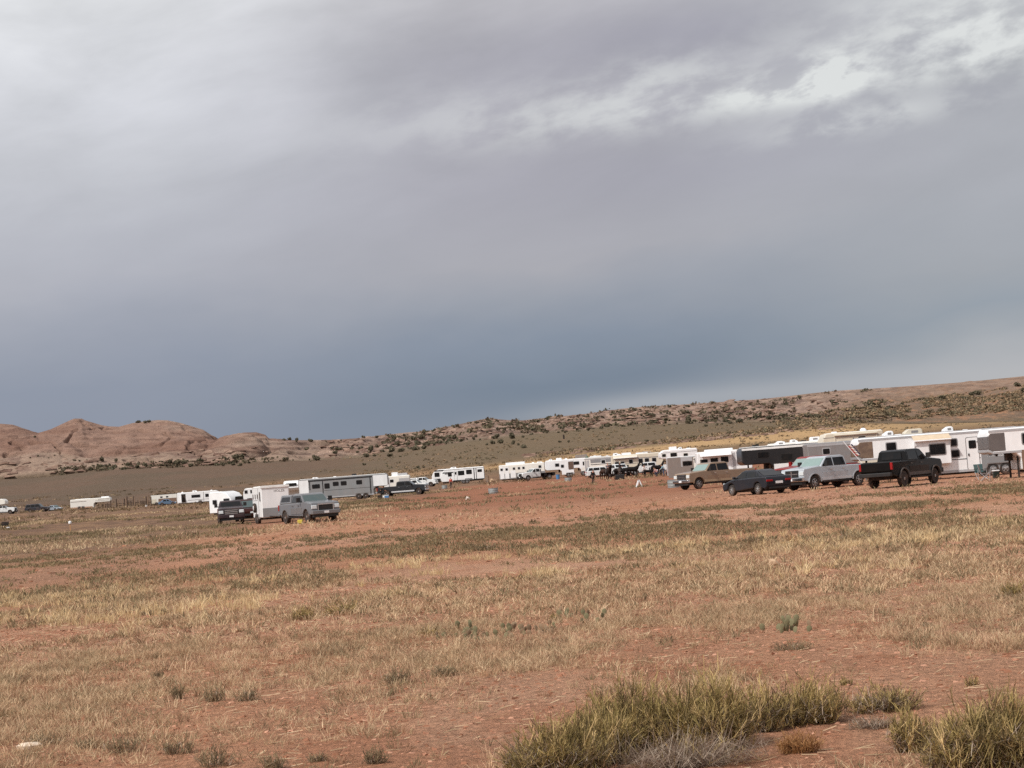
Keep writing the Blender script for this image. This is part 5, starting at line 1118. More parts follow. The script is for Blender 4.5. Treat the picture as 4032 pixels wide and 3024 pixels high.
def leaf_cloud(n, rx, rz, size, cols, rng, lobes=5, squash=1.0):
    """n small leaf faces spread through an uneven crown; returns V, F, C"""
    c = np.stack([rng.uniform(-.55, .55, lobes)*rx, rng.uniform(-.55, .55, lobes)*rx, rng.uniform(.28, .72, lobes)*rz], 1)
    r = rng.uniform(.35, .60, lobes)[:, None]*np.array([rx, rx, rz*.75])
    li = rng.integers(0, lobes, n)
    d = rng.normal(size=(n, 3)); d /= np.linalg.norm(d, axis=1)[:, None]
    p = c[li] + d*r[li]*rng.uniform(.6, 1.05, n)[:, None]
    p[:, 2] = np.maximum(p[:, 2], .02*rz)
    a = rng.normal(size=(n, 3)); a /= np.linalg.norm(a, axis=1)[:, None]; b = np.cross(a, d + .3*rng.normal(size=(n, 3))); b /= np.linalg.norm(b, axis=1)[:, None]
    s = size*rng.uniform(.6, 1.4, n)[:, None]
    V = np.stack([p-a*s, p-b*s*.6, p+a*s, p+b*s*.6], 1).reshape(-1, 3)
    Fq = np.arange(4*n).reshape(-1, 4); C = np.repeat(cols[rng.integers(0, len(cols), n)], 4, 0)
    return V, Fq, C
JC = np.array([LIN(c) for c in ((104, 98, 80), (114, 106, 88), (92, 88, 74), (120, 110, 92))])
def make_juniper(k, w, h):
    rng = np.random.default_rng(100+k); t = thing('juniper', None, None, (0, 0, 0))
    V, Fq, C = leaf_cloud(330, w, h, .26, JC, rng, 5+k % 3)
    cr = np_mesh('crown', V, Fq, False, LEAF, C); cr.parent = t
    m = MB(); 
    for j in range(3):
        an = j*2.1+k; m.tube([(0, 0, -.6), (.15*math.cos(an), .15*math.sin(an), h*.25), (w*.3*math.cos(an), w*.3*math.sin(an), h*.6)], [.16, .11, .05], 5)
    m.build('trunk', WOODD, t); return t
def copy_tree(o, parent=None):
    c = o.copy(); COL.objects.link(c)
    if parent is not None: c.parent = parent
    for ch in o.children: copy_tree(ch, c)
    return c
JP = [make_juniper(k, w, h) for k, (w, h) in enumerate([(1.0, 1.5), (1.15, 1.3), (.9, 1.9), (1.3, 1.4), (1.0, 1.2), (1.1, 1.7)])]
NJ = [0]
def juniper(u, v, wpx, zone, name='juniper'):
    p = hit(u, v); k = NJ[0] % len(JP)
    o = JP[k] if NJ[0] < len(JP) else copy_tree(JP[k]); NJ[0] += 1
    s = wpx*p.y/F/2.1; o.location = p - Vector((0, 0, .12*s)); o.scale = (s, s, s*random.uniform(.75, 1.15)); o.rotation_euler = (0, 0, random.uniform(0, 6.28))
    o['label'], o['category'], o['group'] = ZN[zone], 'juniper', ZG[zone]
ZN = {'foot': 'dark juniper bush growing along the foot of the red rock domes', 'gap': 'round dark juniper bush between pale rock slabs right of the domes', 'ridge': 'small dark juniper dotted over the pale ledges of the long ridge',
      'plain': 'low dark bush standing alone on the olive plain below the ridge', 'right': 'green juniper rising out of the brown scrub on the right hillside', 'sky': 'dark juniper on the skyline of the middle rock dome'}
ZG = {'foot': 'junipers at the foot of the domes', 'gap': 'junipers among the pale slabs', 'ridge': 'junipers over the ridge ledges', 'plain': 'bushes on the olive plain', 'right': 'junipers in the right hillside scrub', 'sky': 'junipers on the dome skyline'}
Z1 = lambda x, y: (.4973*x, 1600+.4973*y); Z2 = lambda x, y: (1000+.4973*x, 1550+.4973*y); Z3 = lambda x, y: (2000+.4973*x, 1500+.4973*y); Z4 = lambda x, y: (3000+.4665*x, 1420+.4665*y)
for x, y, w_ in [(805,445,46),(855,480,44),(920,445,36),(1010,470,40),(1045,485,30),(1085,492,40),(1150,482,50),(910,495,36),(1350,478,50),(1400,475,50),(1460,470,50),(1510,480,44),(1580,450,46),(1720,470,52),(1765,475,44),(1850,468,34),(1900,472,50),
                 (1865,425,60),(1910,420,60),(1975,452,30),(2095,445,20),(580,515,34),(610,518,40),(300,405,18),(385,415,14),(430,390,14),(630,440,22),(590,432,26),(275,250,30),(120,400,10),(160,410,10),(240,410,16),(690,440,20),(740,480,24)]: juniper(*Z1(x, y), w_*.4973, 'foot')
for x, y, w_ in [(1095,132,50),(1150,135,30),(1180,128,36)]: juniper(*Z1(x, y), w_*.45, 'sky')
for x, y, w_ in [(680,458,64),(620,450,36),(640,480,40),(480,515,50),(500,530,60),(780,447,40),(840,445,40),(745,425,18),(930,430,34),(980,430,50),(1130,418,46),(1085,428,36),(1010,470,36),(925,478,56),(890,505,50),(955,497,34),(1075,500,50),(1095,462,60),
                 (1160,462,60),(1220,420,46),(1290,410,34),(1280,448,70),(1345,440,50),(1390,400,46),(1460,402,50),(1505,378,40),(1430,360,46),(1640,380,40),(1550,375,30),(1330,368,60),(1270,370,50),(1110,378,50),(1160,502,18),(1060,380,40),(970,352,34),(280,368,40),
                 (240,372,30),(340,386,36),(450,382,36),(420,448,44),(250,530,50),(310,533,14),(85,546,22),(440,530,16),(570,388,16),(670,405,20),(690,382,18),(820,470,30),(870,350,30),(1345,330,40)]: juniper(*Z2(x, y), w_*.4973, 'gap')
for x, y, w_ in [(875,568,26),(1890,400,50),(1955,395,50),(2050,402,34),(2135,432,46),(2095,410,20),(1845,408,26),(1440,580,12),(1300,590,30),(1345,588,20),(1210,600,20)]: juniper(*Z2(x, y), w_*.4973, 'plain')
for x, y, w_ in [(1925,356,50),(1870,270,34),(1835,270,24),(1760,345,30),(1975,320,30),(2040,325,30),(1740,370,30),(1790,370,20),(2180,280,24),(1900,358,40),(2040,358,60),(1690,300,16),(1990,290,26),(1810,245,14),(1850,320,26)]: juniper(*Z2(x, y), w_*.4973, 'ridge')
for x, y, w_ in [(635,395,34),(740,382,34),(675,382,20),(1570,335,34),(1570,362,26),(1655,352,34),(1720,315,40),(1135,332,40),(550,400,26),(450,412,22),(275,412,30),(190,425,30),(310,415,26),(400,412,24),(960,355,40),(1430,340,60),(1830,330,60),(1760,340,40),(1945,235,36),(2000,270,34),
                 (1280,350,24),(1340,348,20),(1695,345,20),(1240,358,26)]: juniper(*Z3(x, y), w_*.4973, 'ridge')
for x, y, w_ in [(995,388,16),(120,450,24),(125,530,50),(45,502,34),(85,510,20),(410,488,34),(480,488,24),(262,500,10),(1340,505,14),(1870,435,16),(1100,480,30),(1145,478,16)]: juniper(*Z3(x, y), w_*.4973, 'plain')
for x, y, w_ in [(445,488,62),(490,490,62),(1720,325,60),(1770,310,66),(1820,290,60),(1180,380,50),(1520,325,60),(600,365,44),(2165,220,60),(2205,270,50),(380,485,40),(1330,335,30),(985,345,22),(905,350,20),(200,335,26),(320,330,40),(60,500,60),(160,490,50),(890,236,10),(565,250,12),(620,250,8)]: juniper(*Z4(x, y), w_*.4665, 'right')
rg = np.random.default_rng(5)
k = 0
while NJ[0] < 298 and k < 4000:
    k += 1; u = rg.uniform(1780, 3300)
    eb = np.interp(u, BASE[0], BASE[1]); ec = np.interp(u, CREST[0], CREST[1]); f = rg.uniform(.02, .96)
    if fbm(u/60, f*3, 77, 3) < .46: continue
    v = 1902-.0757*(u-2016) - (eb+(ec-eb)*f)
    juniper(u, v+4, rg.uniform(7, 14), 'ridge')
JH = [o for o in bpy.data.objects if o.name.startswith('juniper')]

# what nobody could count: the scrub between them and the rubble of the ridge
def scatter_far(name, n, band, size, cols, seed, flat=.6, rock=False, clump=.5, per=12):
    rng = np.random.default_rng(seed); U = rng.uniform(band[0], band[1], n*3); T = rng.uniform(0, 1, n*3)
    keep = fbm(U/90, T*5, seed, 3) > clump; U, T = U[keep][:n], T[keep][:n]; n = len(U)
    eb = np.interp(U, BASE[0], BASE[1]); ec = np.interp(U, CREST[0], CREST[1]); E = band[2](U, eb, ec) + (band[3](U, eb, ec)-band[2](U, eb, ec))*T
    ds = np.concatenate([np.arange(300, 949, 4.0), np.arange(951, 1640, 4.0)])
    P = np.zeros((n, 3)); done = np.zeros(n, bool)
    for d in ds:
        z = (z_plain if d < 950 else z_hill)((U-2016)/F*d, np.full(n, d)); e = (z-CAMH)/d*F
        m = (~done) & (e >= E); P[m] = np.stack([(U[m]-2016)/F*d, np.full(m.sum(), d), z[m]], 1); done |= m
    P = P[done]; n = len(P); s = size*rng.uniform(.5, 1.5, n)
    if not rock:
        a = rng.normal(size=(n, per, 3)); a /= np.linalg.norm(a, axis=2)[..., None]; b = np.cross(a, rng.normal(size=(n, per, 3))); b /= np.linalg.norm(b, axis=2)[..., None]
        o = rng.normal(size=(n, per, 3))*np.array([.42, .42, .22])*s[:, None, None]; o[..., 2] = np.abs(o[..., 2]) + .1*s[:, None]
        c = P[:, None] + o; q = (s*.30)[:, None, None]
        V = np.stack([c-a*q, c-b*q, c+a*q, c+b*q], 2).reshape(-1, 3); Fq = np.arange(len(V)).reshape(-1, 4)
        C = np.repeat(cols[rng.integers(0, len(cols), n)], per*4, 0)
        return tag(np_mesh(name, V, Fq, False, LEAF, C), kind='stuff')
    base = np.array([[-1, -1, -.4], [1, -1, -.4], [1, 1, -.4], [-1, 1, -.4], [-.7, -.6, .5], [.6, -.7, .6], [.7, .6, .45], [-.6, .7, .55]])
    V = P[:, None] + (base[None] + rng.normal(size=(n, 8, 3))*.22)*s[:, None, None]*np.array([1.5, 1.2, .62])
    fq = np.array([(0, 1, 5, 4), (1, 2, 6, 5), (2, 3, 7, 6), (3, 0, 4, 7), (4, 5, 6, 7)])
    Fq = (fq[None] + (np.arange(n)*8)[:, None, None]).reshape(-1, 4)
    C = np.repeat(cols[rng.integers(0, len(cols), n)], 8, 0)
    return tag(np_mesh(name, V.reshape(-1, 3), Fq, False, LEAF, C), kind='stuff')
SCB = np.array([LIN(c) for c in ((138, 120, 98), (148, 128, 102), (124, 110, 92), (160, 134, 108), (112, 104, 84))])
RKC = np.array([LIN(c) for c in ((146, 121, 107), (134, 110, 98), (160, 134, 118), (122, 98, 87))])
DKC = np.array([LIN(c) for c in ((92, 88, 72), (104, 96, 78), (118, 102, 86))])
scatter_far('ridge_scrub', 600, (1500, 3500, lambda U, b, c: b, lambda U, b, c: c-2), 1.9, DKC, 21, clump=.47)
scatter_far('ridge_scrub', 160, (200, 1100, lambda U, b, c: b-4, lambda U, b, c: b+12), 1.5, DKC, 22, clump=.45)
scatter_far('hillside_scrub', 3600, (3050, 4400, lambda U, b, c: np.interp(U, [3050, 3300, 3700, 4300], [128, 130, 128, 132]), lambda U, b, c: np.interp(U, [3050, 3300, 3700, 4300], [165, 188, 212, 240])), 1.25, SCB, 23, clump=.40)
scatter_far('plain_scrub', 1400, (1200, 4300, lambda U, b, c: 66+U*0, lambda U, b, c: b), .55, SCB, 24, clump=.5)
scatter_far('plain_scrub', 700, (2100, 3300, lambda U, b, c: np.interp(U, [2100, 2750, 3300], [92, 108, 122]), lambda U, b, c: np.interp(U, [2100, 2750, 3300], [104, 126, 150])), 1.0, SCB, 25, clump=.42)
scatter_far('rock_rubble', 500, (2050, 3300, lambda U, b, c: np.interp(U, [2100, 2750, 3300], [92, 106, 118]), lambda U, b, c: np.interp(U, [2100, 2750, 3300], [106, 124, 150])), .8, RKC, 26, rock=True, clump=.46)
scatter_far('rock_rubble', 800, (1250, 3300, lambda U, b, c: b, lambda U, b, c: c-3), 1.1, RKC, 27, rock=True, clump=.44)
scatter_far('rock_rubble', 120, (-100, 1050, lambda U, b, c: b-2, lambda U, b, c: b+60), 1.2, RKC, 28, rock=True, clump=.5)
# ---------------------------------------------------------------- grass and small ground plants
def blades(P, H, R, nb, wd, C, rng, lean=.35, cj=.10, curl=.5):
    """P (n,3) tuft centres, H heights, R base radii, nb blades each, wd widths; two-segment blades"""
    n = len(P); P = np.repeat(P, nb, 0); H = np.repeat(H, nb)*rng.uniform(.45, 1.1, n*nb); R = np.repeat(R, nb); wd = np.repeat(wd, nb)*rng.uniform(.7, 1.3, n*nb)
    C = np.repeat(C, nb, 0)*(1+cj*rng.normal(size=(n*nb, 1))); N = n*nb
    an = rng.uniform(0, 2*PI, N); rr = R*np.sqrt(rng.uniform(0, 1, N)); dx, dy = np.cos(an), np.sin(an)
    B = P + np.stack([dx*rr, dy*rr, -.01+0*rr], 1)
    l = lean*rng.uniform(.2, 1.3, N)*H
    M = B + np.stack([dx*l*.35, dy*l*.35, H*.55], 1); T = B + np.stack([dx*l*(1+curl*rng.uniform(-.2, 1, N)), dy*l*(1+curl*rng.uniform(-.2, 1, N)), H], 1)
    fa = rng.uniform(0, PI, N); sx = np.stack([np.cos(fa), np.sin(fa), 0*fa], 1)*wd[:, None]*.5
    V = np.stack([B-sx, B+sx, M-sx*.9, M+sx*.9, T-sx*.35, T+sx*.35], 1).reshape(-1, 3)
    i = np.arange(N)[:, None]*6
    Fq = np.concatenate([i+np.array([0, 1, 3, 2]), i+np.array([2, 3, 5, 4])], 0)
    return V, Fq, np.repeat(np.clip(C, 0, 1), 6, 0)
def sprigs(P, Rd, H, nb, ln, wd, C, rng, cj=.12):
    """bushy low plants: short twigs pointing all ways through a dome"""
    n = len(P); P = np.repeat(P, nb, 0); Rd = np.repeat(Rd, nb); H = np.repeat(H, nb); ln = np.repeat(ln, nb); wd = np.repeat(wd, nb)*rng.uniform(.7, 1.3, n*nb); C = np.repeat(C, nb, 0)*(1+cj*rng.normal(size=(n*nb, 1))); N = n*nb
    a = rng.uniform(0, 2*PI, N); r = np.sqrt(rng.uniform(0, 1, N)); top = np.sqrt(np.maximum(1-r**2, .02))
    B = P + np.stack([np.cos(a)*r*Rd, np.sin(a)*r*Rd, H*top*rng.uniform(.0, .85, N)], 1)
    d = np.stack([np.cos(a)*r + .6*rng.normal(size=N), np.sin(a)*r + .6*rng.normal(size=N), .9+.5*rng.normal(size=N)], 1); d /= np.linalg.norm(d, axis=1)[:, None]
    L = ln*rng.uniform(.5, 1.4, N); T = B + d*L[:, None]; M = (B+T)/2 + rng.normal(size=(N, 3))*(L*.08)[:, None]
    fa = rng.uniform(0, PI, N); sx = np.stack([np.cos(fa), np.sin(fa), .3*rng.normal(size=N)], 1)*wd[:, None]*.5
    V = np.stack([B-sx, B+sx, M-sx, M+sx, T-sx*.4, T+sx*.4], 1).reshape(-1, 3); i = np.arange(N)[:, None]*6
    return V, np.concatenate([i+np.array([0, 1, 3, 2]), i+np.array([2, 3, 5, 4])], 0), np.repeat(np.clip(C, 0, 1), 6, 0)
def join(parts):
    V = []; Fq = []; C = []; o = 0
    for v, f, c in parts: V.append(v); Fq.append(f+o); C.append(c); o += len(v)
    return np.concatenate(V), np.concatenate(Fq), np.concatenate(C)
def spots(n, d0, d1, rng, a=.29):
    # even over the ground inside a wedge a little wider than the view
    d = np.sqrt(rng.uniform(d0*d0, d1*d1, n)); x = rng.uniform(-1, 1, n)*(a*d+2.0); return x, d
GR = np.random.default_rng(77)
STRAW_C = np.array([LIN(c) for c in ((208, 180, 146), (194, 168, 136), (218, 192, 158), (182, 158, 126), (202, 168, 138))])
YEL_C = np.array([LIN(c) for c in ((220, 194, 150), (210, 184, 144), (202, 176, 136), (224, 200, 160))])
OLV_C = np.array([LIN(c) for c in ((140, 124, 96), (130, 118, 92), (148, 130, 100), (122, 110, 86), (154, 130, 102))])
BRN_C = np.array([LIN(c) for c in ((156, 122, 98), (170, 134, 106), (140, 110, 90))])
def field(x, y):
    """dry-grass and olive-weed cover, 0..1, as patches on the ground"""
    n1 = fbm(x/2.6, y/5.0, 301, 4); n2 = fbm(x/8, y/14, 303, 3); n3 = fbm(x/1.1, y/1.8, 305, 3); U = 2016+F*x/y
    ys = y + 7*(n2-.5)
    straw = sstep(12.5, 18.5, ys + 2.5*sstep(1500, 3000, U))*(1-sstep(40, 54, ys + 4*(n1-.5)))
    straw = straw*sstep(.33, .53, n1*.75+n2*.25 + .10*sstep(1900, 2700, U)*sstep(15, 19, y))*(.18+.82*sstep(.42, .58, n3))
    straw = np.maximum(straw, .30*sstep(.50, .62, n1)*(ys < 18))
    olive = sstep(28, 44, ys)*(1-sstep(80, 100, ys + 16*(n2-.5)))*sstep(.42, .54, n1*.7+n3*.3)
    bare = np.exp(-((y - (88 + 26*(U-2016)/2016))/9)**2)
    olive = olive*(1-.85*bare)
    yel = sstep(28, 34, ys)*(1-sstep(44, 54, ys))*sstep(.52, .60, fbm(x/1.8, y/2.6, 309, 3))
    return straw, olive, yel
G = []
def zs(x, y): return z_ground(x, y)
def straw_cols(m):
    c = STRAW_C[GR.integers(0, 5, m)].copy(); q = GR.uniform(0, 1, m)
    k = q < .16; c[k] = BRN_C[GR.integers(0, 3, k.sum())]; k = (q > .16) & (q < .34); c[k] = OLV_C[GR.integers(0, 5, k.sum())]; return c
for (n, d0, d1, nb, hh, px) in [(17000, 10.5, 26, 24, .085, .0046), (30000, 26, 55, 12, .10, .011)]:
    x, y = spots(n, d0, d1, GR); s, o, yl = field(x, y)
    k = GR.uniform(0, 1, n) < s*.8; x, y = x[k], y[k]; m = len(x)
    G.append(blades(np.stack([x, y, zs(x, y)], 1), hh*GR.uniform(.5, 1.5, m), GR.uniform(.04, .14, m), nb, np.full(m, px), straw_cols(m), GR, .8))
    x, y = spots(n, d0, d1, GR); s, o, yl = field(x, y)
    k = GR.uniform(0, 1, n) < s; x, y = x[k], y[k]; m = len(x)
    G.append(sprigs(np.stack([x, y, zs(x, y)], 1), GR.uniform(.05, .20, m), GR.uniform(.03, .08, m), nb, np.full(m, .055), np.full(m, px*.9), straw_cols(m), GR))
x, y = spots(15000, 27, 56, GR); s, o, yl = field(x, y); k = GR.uniform(0, 1, len(x)) < yl*.36; x, y = x[k], y[k]; m = len(x)
G.append(blades(np.stack([x, y, zs(x, y)], 1), .15*GR.uniform(.6, 1.5, m), GR.uniform(.06, .16, m), 20, np.full(m, .011), YEL_C[GR.integers(0, 4, m)], GR, .5))
x, y = spots(1500, 12, 50, GR); s, o, yl = field(x, y); k = GR.uniform(0, 1, len(x)) < s*.7; x, y = x[k], y[k]; m = len(x)
G.append(blades(np.stack([x, y, zs(x, y)], 1), .20*GR.uniform(.6, 1.3, m), np.full(m, .03), 3, .003+y*.00014, STRAW_C[GR.integers(0, 5, m)], GR, .3))
v_, f_, c_ = join(G); tag(np_mesh('dry_grass', v_, f_, False, GRASS, c_), kind='stuff')
# olive weeds: low mats in the middle distance
G = []
x, y = spots(26000, 30, 112, GR); s, o, yl = field(x, y); k = GR.uniform(0, 1, len(x)) < o*.75; x, y = x[k], y[k]; m = len(x)
G.append(sprigs(np.stack([x, y, zs(x, y)], 1), GR.uniform(.10, .34, m), GR.uniform(.04, .14, m), 18, np.full(m, .09), .004+y*.00034, OLV_C[GR.integers(0, 5, m)], GR))
# strips of weeds around and beyond the parked row
x, y = spots(34000, 100, 300, GR, .30); U = 2016+F*x/y
n1 = fbm(x/6, y/11, 401, 4); lf = 1-sstep(1100, 2000, U); dens = sstep(.50, .62, n1)*(.45*lf*(y > 112) + .16*sstep(150, 230, y) + .10)
band = np.exp(-((y-(112+10*(n1-.5)))/9)**2)*(1-sstep(700, 1400, U)); dens = np.maximum(dens, band*.9)
k = GR.uniform(0, 1, len(x)) < dens; x, y = x[k], y[k]; m = len(x)
cc = OLV_C[GR.integers(0, 5, m)].copy(); q = fbm(x/9, y/16, 405, 2) > .52; cc[q] = STRAW_C[GR.integers(0, 5, q.sum())]*.85
G.append(sprigs(np.stack([x, y, zs(x, y)], 1), GR.uniform(.25, .7, m), GR.uniform(.06, .22, m), 12, np.full(m, .20), .006+y*.00034, cc, GR))
x, y = spots(16000, 300, 640, GR, .30); n1 = fbm(x/14, y/20, 411, 4); k = GR.uniform(0, 1, len(x)) < sstep(.48, .62, n1)*.5; x, y = x[k], y[k]; m = len(x)
cc = OLV_C[GR.integers(0, 5, m)]*np.array([.72, .66, .66]); q = GR.uniform(0, 1, m) < .3; cc[q] = STRAW_C[GR.integers(0, 5, q.sum())]*.8
G.append(sprigs(np.stack([x, y, zs(x, y)], 1), GR.uniform(.4, 1.1, m), GR.uniform(.12, .4, m), 8, np.full(m, .4), .02+y*.0003, cc, GR))
v_, f_, c_ = join(G); tag(np_mesh('olive_weeds', v_, f_, False, GRASS, c_), kind='stuff')
# grey-green weeds nearer
x, y = spots(5200, 10.5, 34, GR); n1 = fbm(x/1.6, y/2.6, 421, 3); k = GR.uniform(0, 1, len(x)) < sstep(.54, .66, n1)*.5; x, y = x[k], y[k]; m = len(x)
WD = np.array([LIN(c) for c in ((150, 130, 102), (138, 122, 96), (160, 138, 108), (164, 130, 104))])
v_, f_, c_ = sprigs(np.stack([x, y, zs(x, y)], 1), GR.uniform(.04, .13, m), GR.uniform(.03, .09, m), 26, np.full(m, .05), .0025+y*.00016, WD[GR.integers(0, 4, m)], GR)
tag(np_mesh('small_weeds', v_, f_, False, GRASS, c_), kind='stuff')

# clods, pebbles and dead bits lying on the soil
def clods(name, n, d0, d1, s0, s1, cols, seed, a=.29):
    rng = np.random.default_rng(seed); x, y = spots(n, d0, d1, rng, a); s = s0*(s1/s0)**(rng.uniform(0, 1, n)**2.2)*(.8+y/140)
    P = np.stack([x, y, zs(x, y)], 1)
    base = np.array([[-1, -1, -.5], [1, -1, -.5], [1, 1, -.5], [-1, 1, -.5], [-.6, -.6, .5], [.6, -.6, .55], [.6, .6, .5], [-.6, .6, .45]])
    V = P[:, None] + (base[None] + rng.normal(size=(n, 8, 3))*.28)*s[:, None, None]*np.array([1.2, 1.1, .85])
    fq = np.array([(0, 1, 5, 4), (1, 2, 6, 5), (2, 3, 7, 6), (3, 0, 4, 7), (4, 5, 6, 7)])
    Fq = (fq[None] + (np.arange(n)*8)[:, None, None]).reshape(-1, 4)
    return tag(np_mesh(name, V.reshape(-1, 3), Fq, False, LEAF, np.repeat(cols[rng.integers(0, len(cols), n)], 8, 0)), kind='stuff')
clods('soil_clods', 60000, 10.5, 40, .005, .026, np.array([LIN(c) for c in ((178, 130, 106), (164, 116, 92), (192, 146, 122), (146, 102, 80))]), 31)
clods('soil_clods', 9000, 40, 130, .012, .05, np.array([LIN(c) for c in ((164, 116, 92), (140, 98, 78), (184, 142, 120), (128, 98, 80))]), 32)
rng = np.random.default_rng(33); x, y = spots(9000, 10.5, 40, rng); m = len(x)
P = np.stack([x, y, zs(x, y)+.006], 1); an = rng.uniform(0, PI, m); L = rng.uniform(.02, .09, m); d = np.stack([np.cos(an), np.sin(an), .12*rng.normal(size=m)], 1)*L[:, None]; w_ = np.stack([-np.sin(an), np.cos(an), .5+0*an], 1)*(.0018+.00012*y)[:, None]
V = np.stack([P-d-w_, P+d-w_, P+d+w_, P-d+w_], 1).reshape(-1, 3)
tag(np_mesh('straw_litter', V, np.arange(4*m).reshape(-1, 4), False, GRASS, np.repeat(STRAW_C[rng.integers(0, 5, m)], 4, 0)), kind='stuff')

# ---------------------------------------------------------------- shrubs one can point at
def px_point(u, v): p = hit(u, v); return p
def stem_bush(label, u, v, wpx, hpx, seed, cols, n=420, twig=6, sw=.0042, dead=.25, name='broom_shrub', group=None, upright=.30, dcols=None):
    rng = np.random.default_rng(seed); p = px_point(u, v); s = p.y/F; W = wpx*s/2; Hh = hpx*s
    t = thing(name, label, 'shrub', p, 0, group)
    a = rng.uniform(0, 2*PI, n); r = np.sqrt(rng.uniform(0, 1, n)); env = np.sqrt(np.maximum(1-.72*r**2, .05))*(.35+1.15*fbm(np.cos(a)*r*3+5, np.sin(a)*r*3+seed, seed, 2))
    B = np.stack([np.cos(a)*r*W*.62, np.sin(a)*r*W*.42, 0*r-.01], 1); T = np.stack([np.cos(a)*r*W, np.sin(a)*r*W*.7, Hh*env*rng.uniform(.38, 1.05, n)], 1)
    M = B*.45 + T*.55; M[:, 2] = T[:, 2]*.5; M += rng.normal(size=M.shape)*Hh*.11; T += rng.normal(size=T.shape)*np.array([.15, .12, .0])*W
    def strip(A, Bm, C_, w, c):
        N = len(A); fa = rng.uniform(0, PI, N); sx = np.stack([np.cos(fa), np.sin(fa), 0*fa], 1)*w[:, None]*.5
        V = np.stack([A-sx, A+sx, Bm-sx*.9, Bm+sx*.9, C_-sx*.45, C_+sx*.45], 1).reshape(-1, 3); i = np.arange(N)[:, None]*6
        return V, np.concatenate([i+np.array([0, 1, 3, 2]), i+np.array([2, 3, 5, 4])], 0), np.repeat(np.clip(c, 0, 1), 6, 0)
    C0 = cols[rng.integers(0, len(cols), n)]*(1+.12*rng.normal(size=(n, 1)))
    parts = [strip(B, M, T, np.full(n, sw), C0)]
    for q in range(twig):
        f = rng.uniform(.35, .92, n)[:, None]; A = np.where(f < .55, B+(M-B)*(f/.55), M+(T-M)*((f-.55)/.45))
        dr = (T-M); dr /= np.linalg.norm(dr, axis=1)[:, None]; dr = dr*upright*2 + rng.normal(size=dr.shape)*.45; dr[:, 2] = np.abs(dr[:, 2]); dr /= np.linalg.norm(dr, axis=1)[:, None]
        L = Hh*rng.uniform(.10, .26, n)[:, None]; E_ = A+dr*L; parts.append(strip(A, (A+E_)/2+rng.normal(size=A.shape)*L*.06, E_, np.full(n, sw*.8), C0*(1+.1*rng.normal(size=(n, 1)))))
    v_, f_, c_ = join(parts); o = np_mesh('green_stems', v_, f_, False, GRASS, c_); o.parent = t
    nd = int(n*dead)
    if nd:
        DC = dcols if dcols is not None else np.array([LIN(c) for c in ((170, 152, 136), (140, 120, 106), (188, 172, 154), (112, 92, 78), (130, 108, 92))])
        a = rng.uniform(0, 2*PI, nd); r = rng.uniform(.1, 1.05, nd); A = np.stack([np.cos(a)*W*.2, np.sin(a)*W*.15, 0*r+.01], 1); z = Hh*rng.uniform(.02, .45, nd)
        E_ = np.stack([np.cos(a)*r*W, np.sin(a)*r*W*.7, z], 1); Mm = (A+E_)/2; Mm[:, 2] += Hh*rng.uniform(.02, .2, nd); Mm += rng.normal(size=Mm.shape)*W*.06
        parts = [strip(A, Mm, E_, np.full(nd, sw*1.2), DC[rng.integers(0, len(DC), nd)])]
        for q in range(3):
            f = rng.uniform(.4, .95, nd)[:, None]; A2 = Mm+(E_-Mm)*f; E2 = A2+rng.normal(size=A2.shape)*W*.16; E2[:, 2] = np.abs(E2[:, 2]); parts.append(strip(A2, (A2+E2)/2, E2, np.full(nd, sw*.8), DC[rng.integers(0, len(DC), nd)]))
        v_, f_, c_ = join(parts); o = np_mesh('dead_twigs', v_, f_, False, GRASS, c_); o.parent = t
    return t
GRN = np.array([LIN(c) for c in ((172, 152, 102), (154, 136, 90), (190, 166, 114), (126, 110, 76), (206, 178, 130), (110, 96, 70))])
GGR = np.array([LIN(c) for c in ((148, 132, 104), (138, 122, 98), (162, 142, 112), (126, 112, 90))])
ORG = np.array([LIN(c) for c in ((184, 142, 98), (172, 130, 90), (156, 116, 80))])
BIG = 'green broom shrubs along the bottom right edge'
for args in [('low wide green broom shrub, leftmost of those along the bottom right edge', 2190, 3060, 440, 240, 1, GRN, 660),
             ('yellow green broom shrub leaning over the low wide one at the bottom', 2360, 3010, 360, 220, 2, GRN, 480),
             ('tallest dark green broom shrub, in the middle of the bottom clump', 2470, 2965, 380, 300, 3, GRN, 690),
             ('upright green broom shrub with grey twigs right of the tallest one', 2770, 2950, 440, 300, 4, GRN, 750),
             ('thin green broom shrub with pale curved twigs, centre right of the bottom edge', 2990, 2880, 260, 200, 5, GRN, 300),
             ('ragged green broom shrub above the orange dry tuft', 3190, 2850, 330, 190, 6, GRN, 360),
             ('small green broom shrub over bare pale twigs, upper right of the bottom clump', 3480, 2800, 340, 115, 7, GRN, 228),
             ('sparse leaning green broom shrub beside the red bare patch', 3610, 2960, 240, 200, 8, GRN, 180),
             ('large dense green broom shrub filling the bottom right corner', 3890, 3040, 480, 330, 9, GRN, 900)]:
    stem_bush(*args, dead=.9, group=BIG, sw=.0062, upright=.5)
stem_bush('flat tangle of bleached dead twigs below the upright green shrub', 2720, 3015, 640, 130, 12, GRN*.9, 90, name='dead_brush', dead=8.0, twig=2)
stem_bush('bleached twigs under the small green shrub near the red bare patch', 3440, 2870, 260, 60, 13, GGR, 30, name='dead_brush', dead=5.0, twig=2)
stem_bush('tangle of white dead twigs between the two rightmost green shrubs', 3740, 3015, 230, 130, 14, GRN, 40, name='dead_brush', dead=4.5, twig=2)
stem_bush('orange dry tuft of stems in the bottom right foreground', 3150, 2962, 200, 100, 15, ORG, 220, name='dry_shrub', dead=.3, dcols=ORG)
LOW = 'low grey green weeds on the bottom left soil'
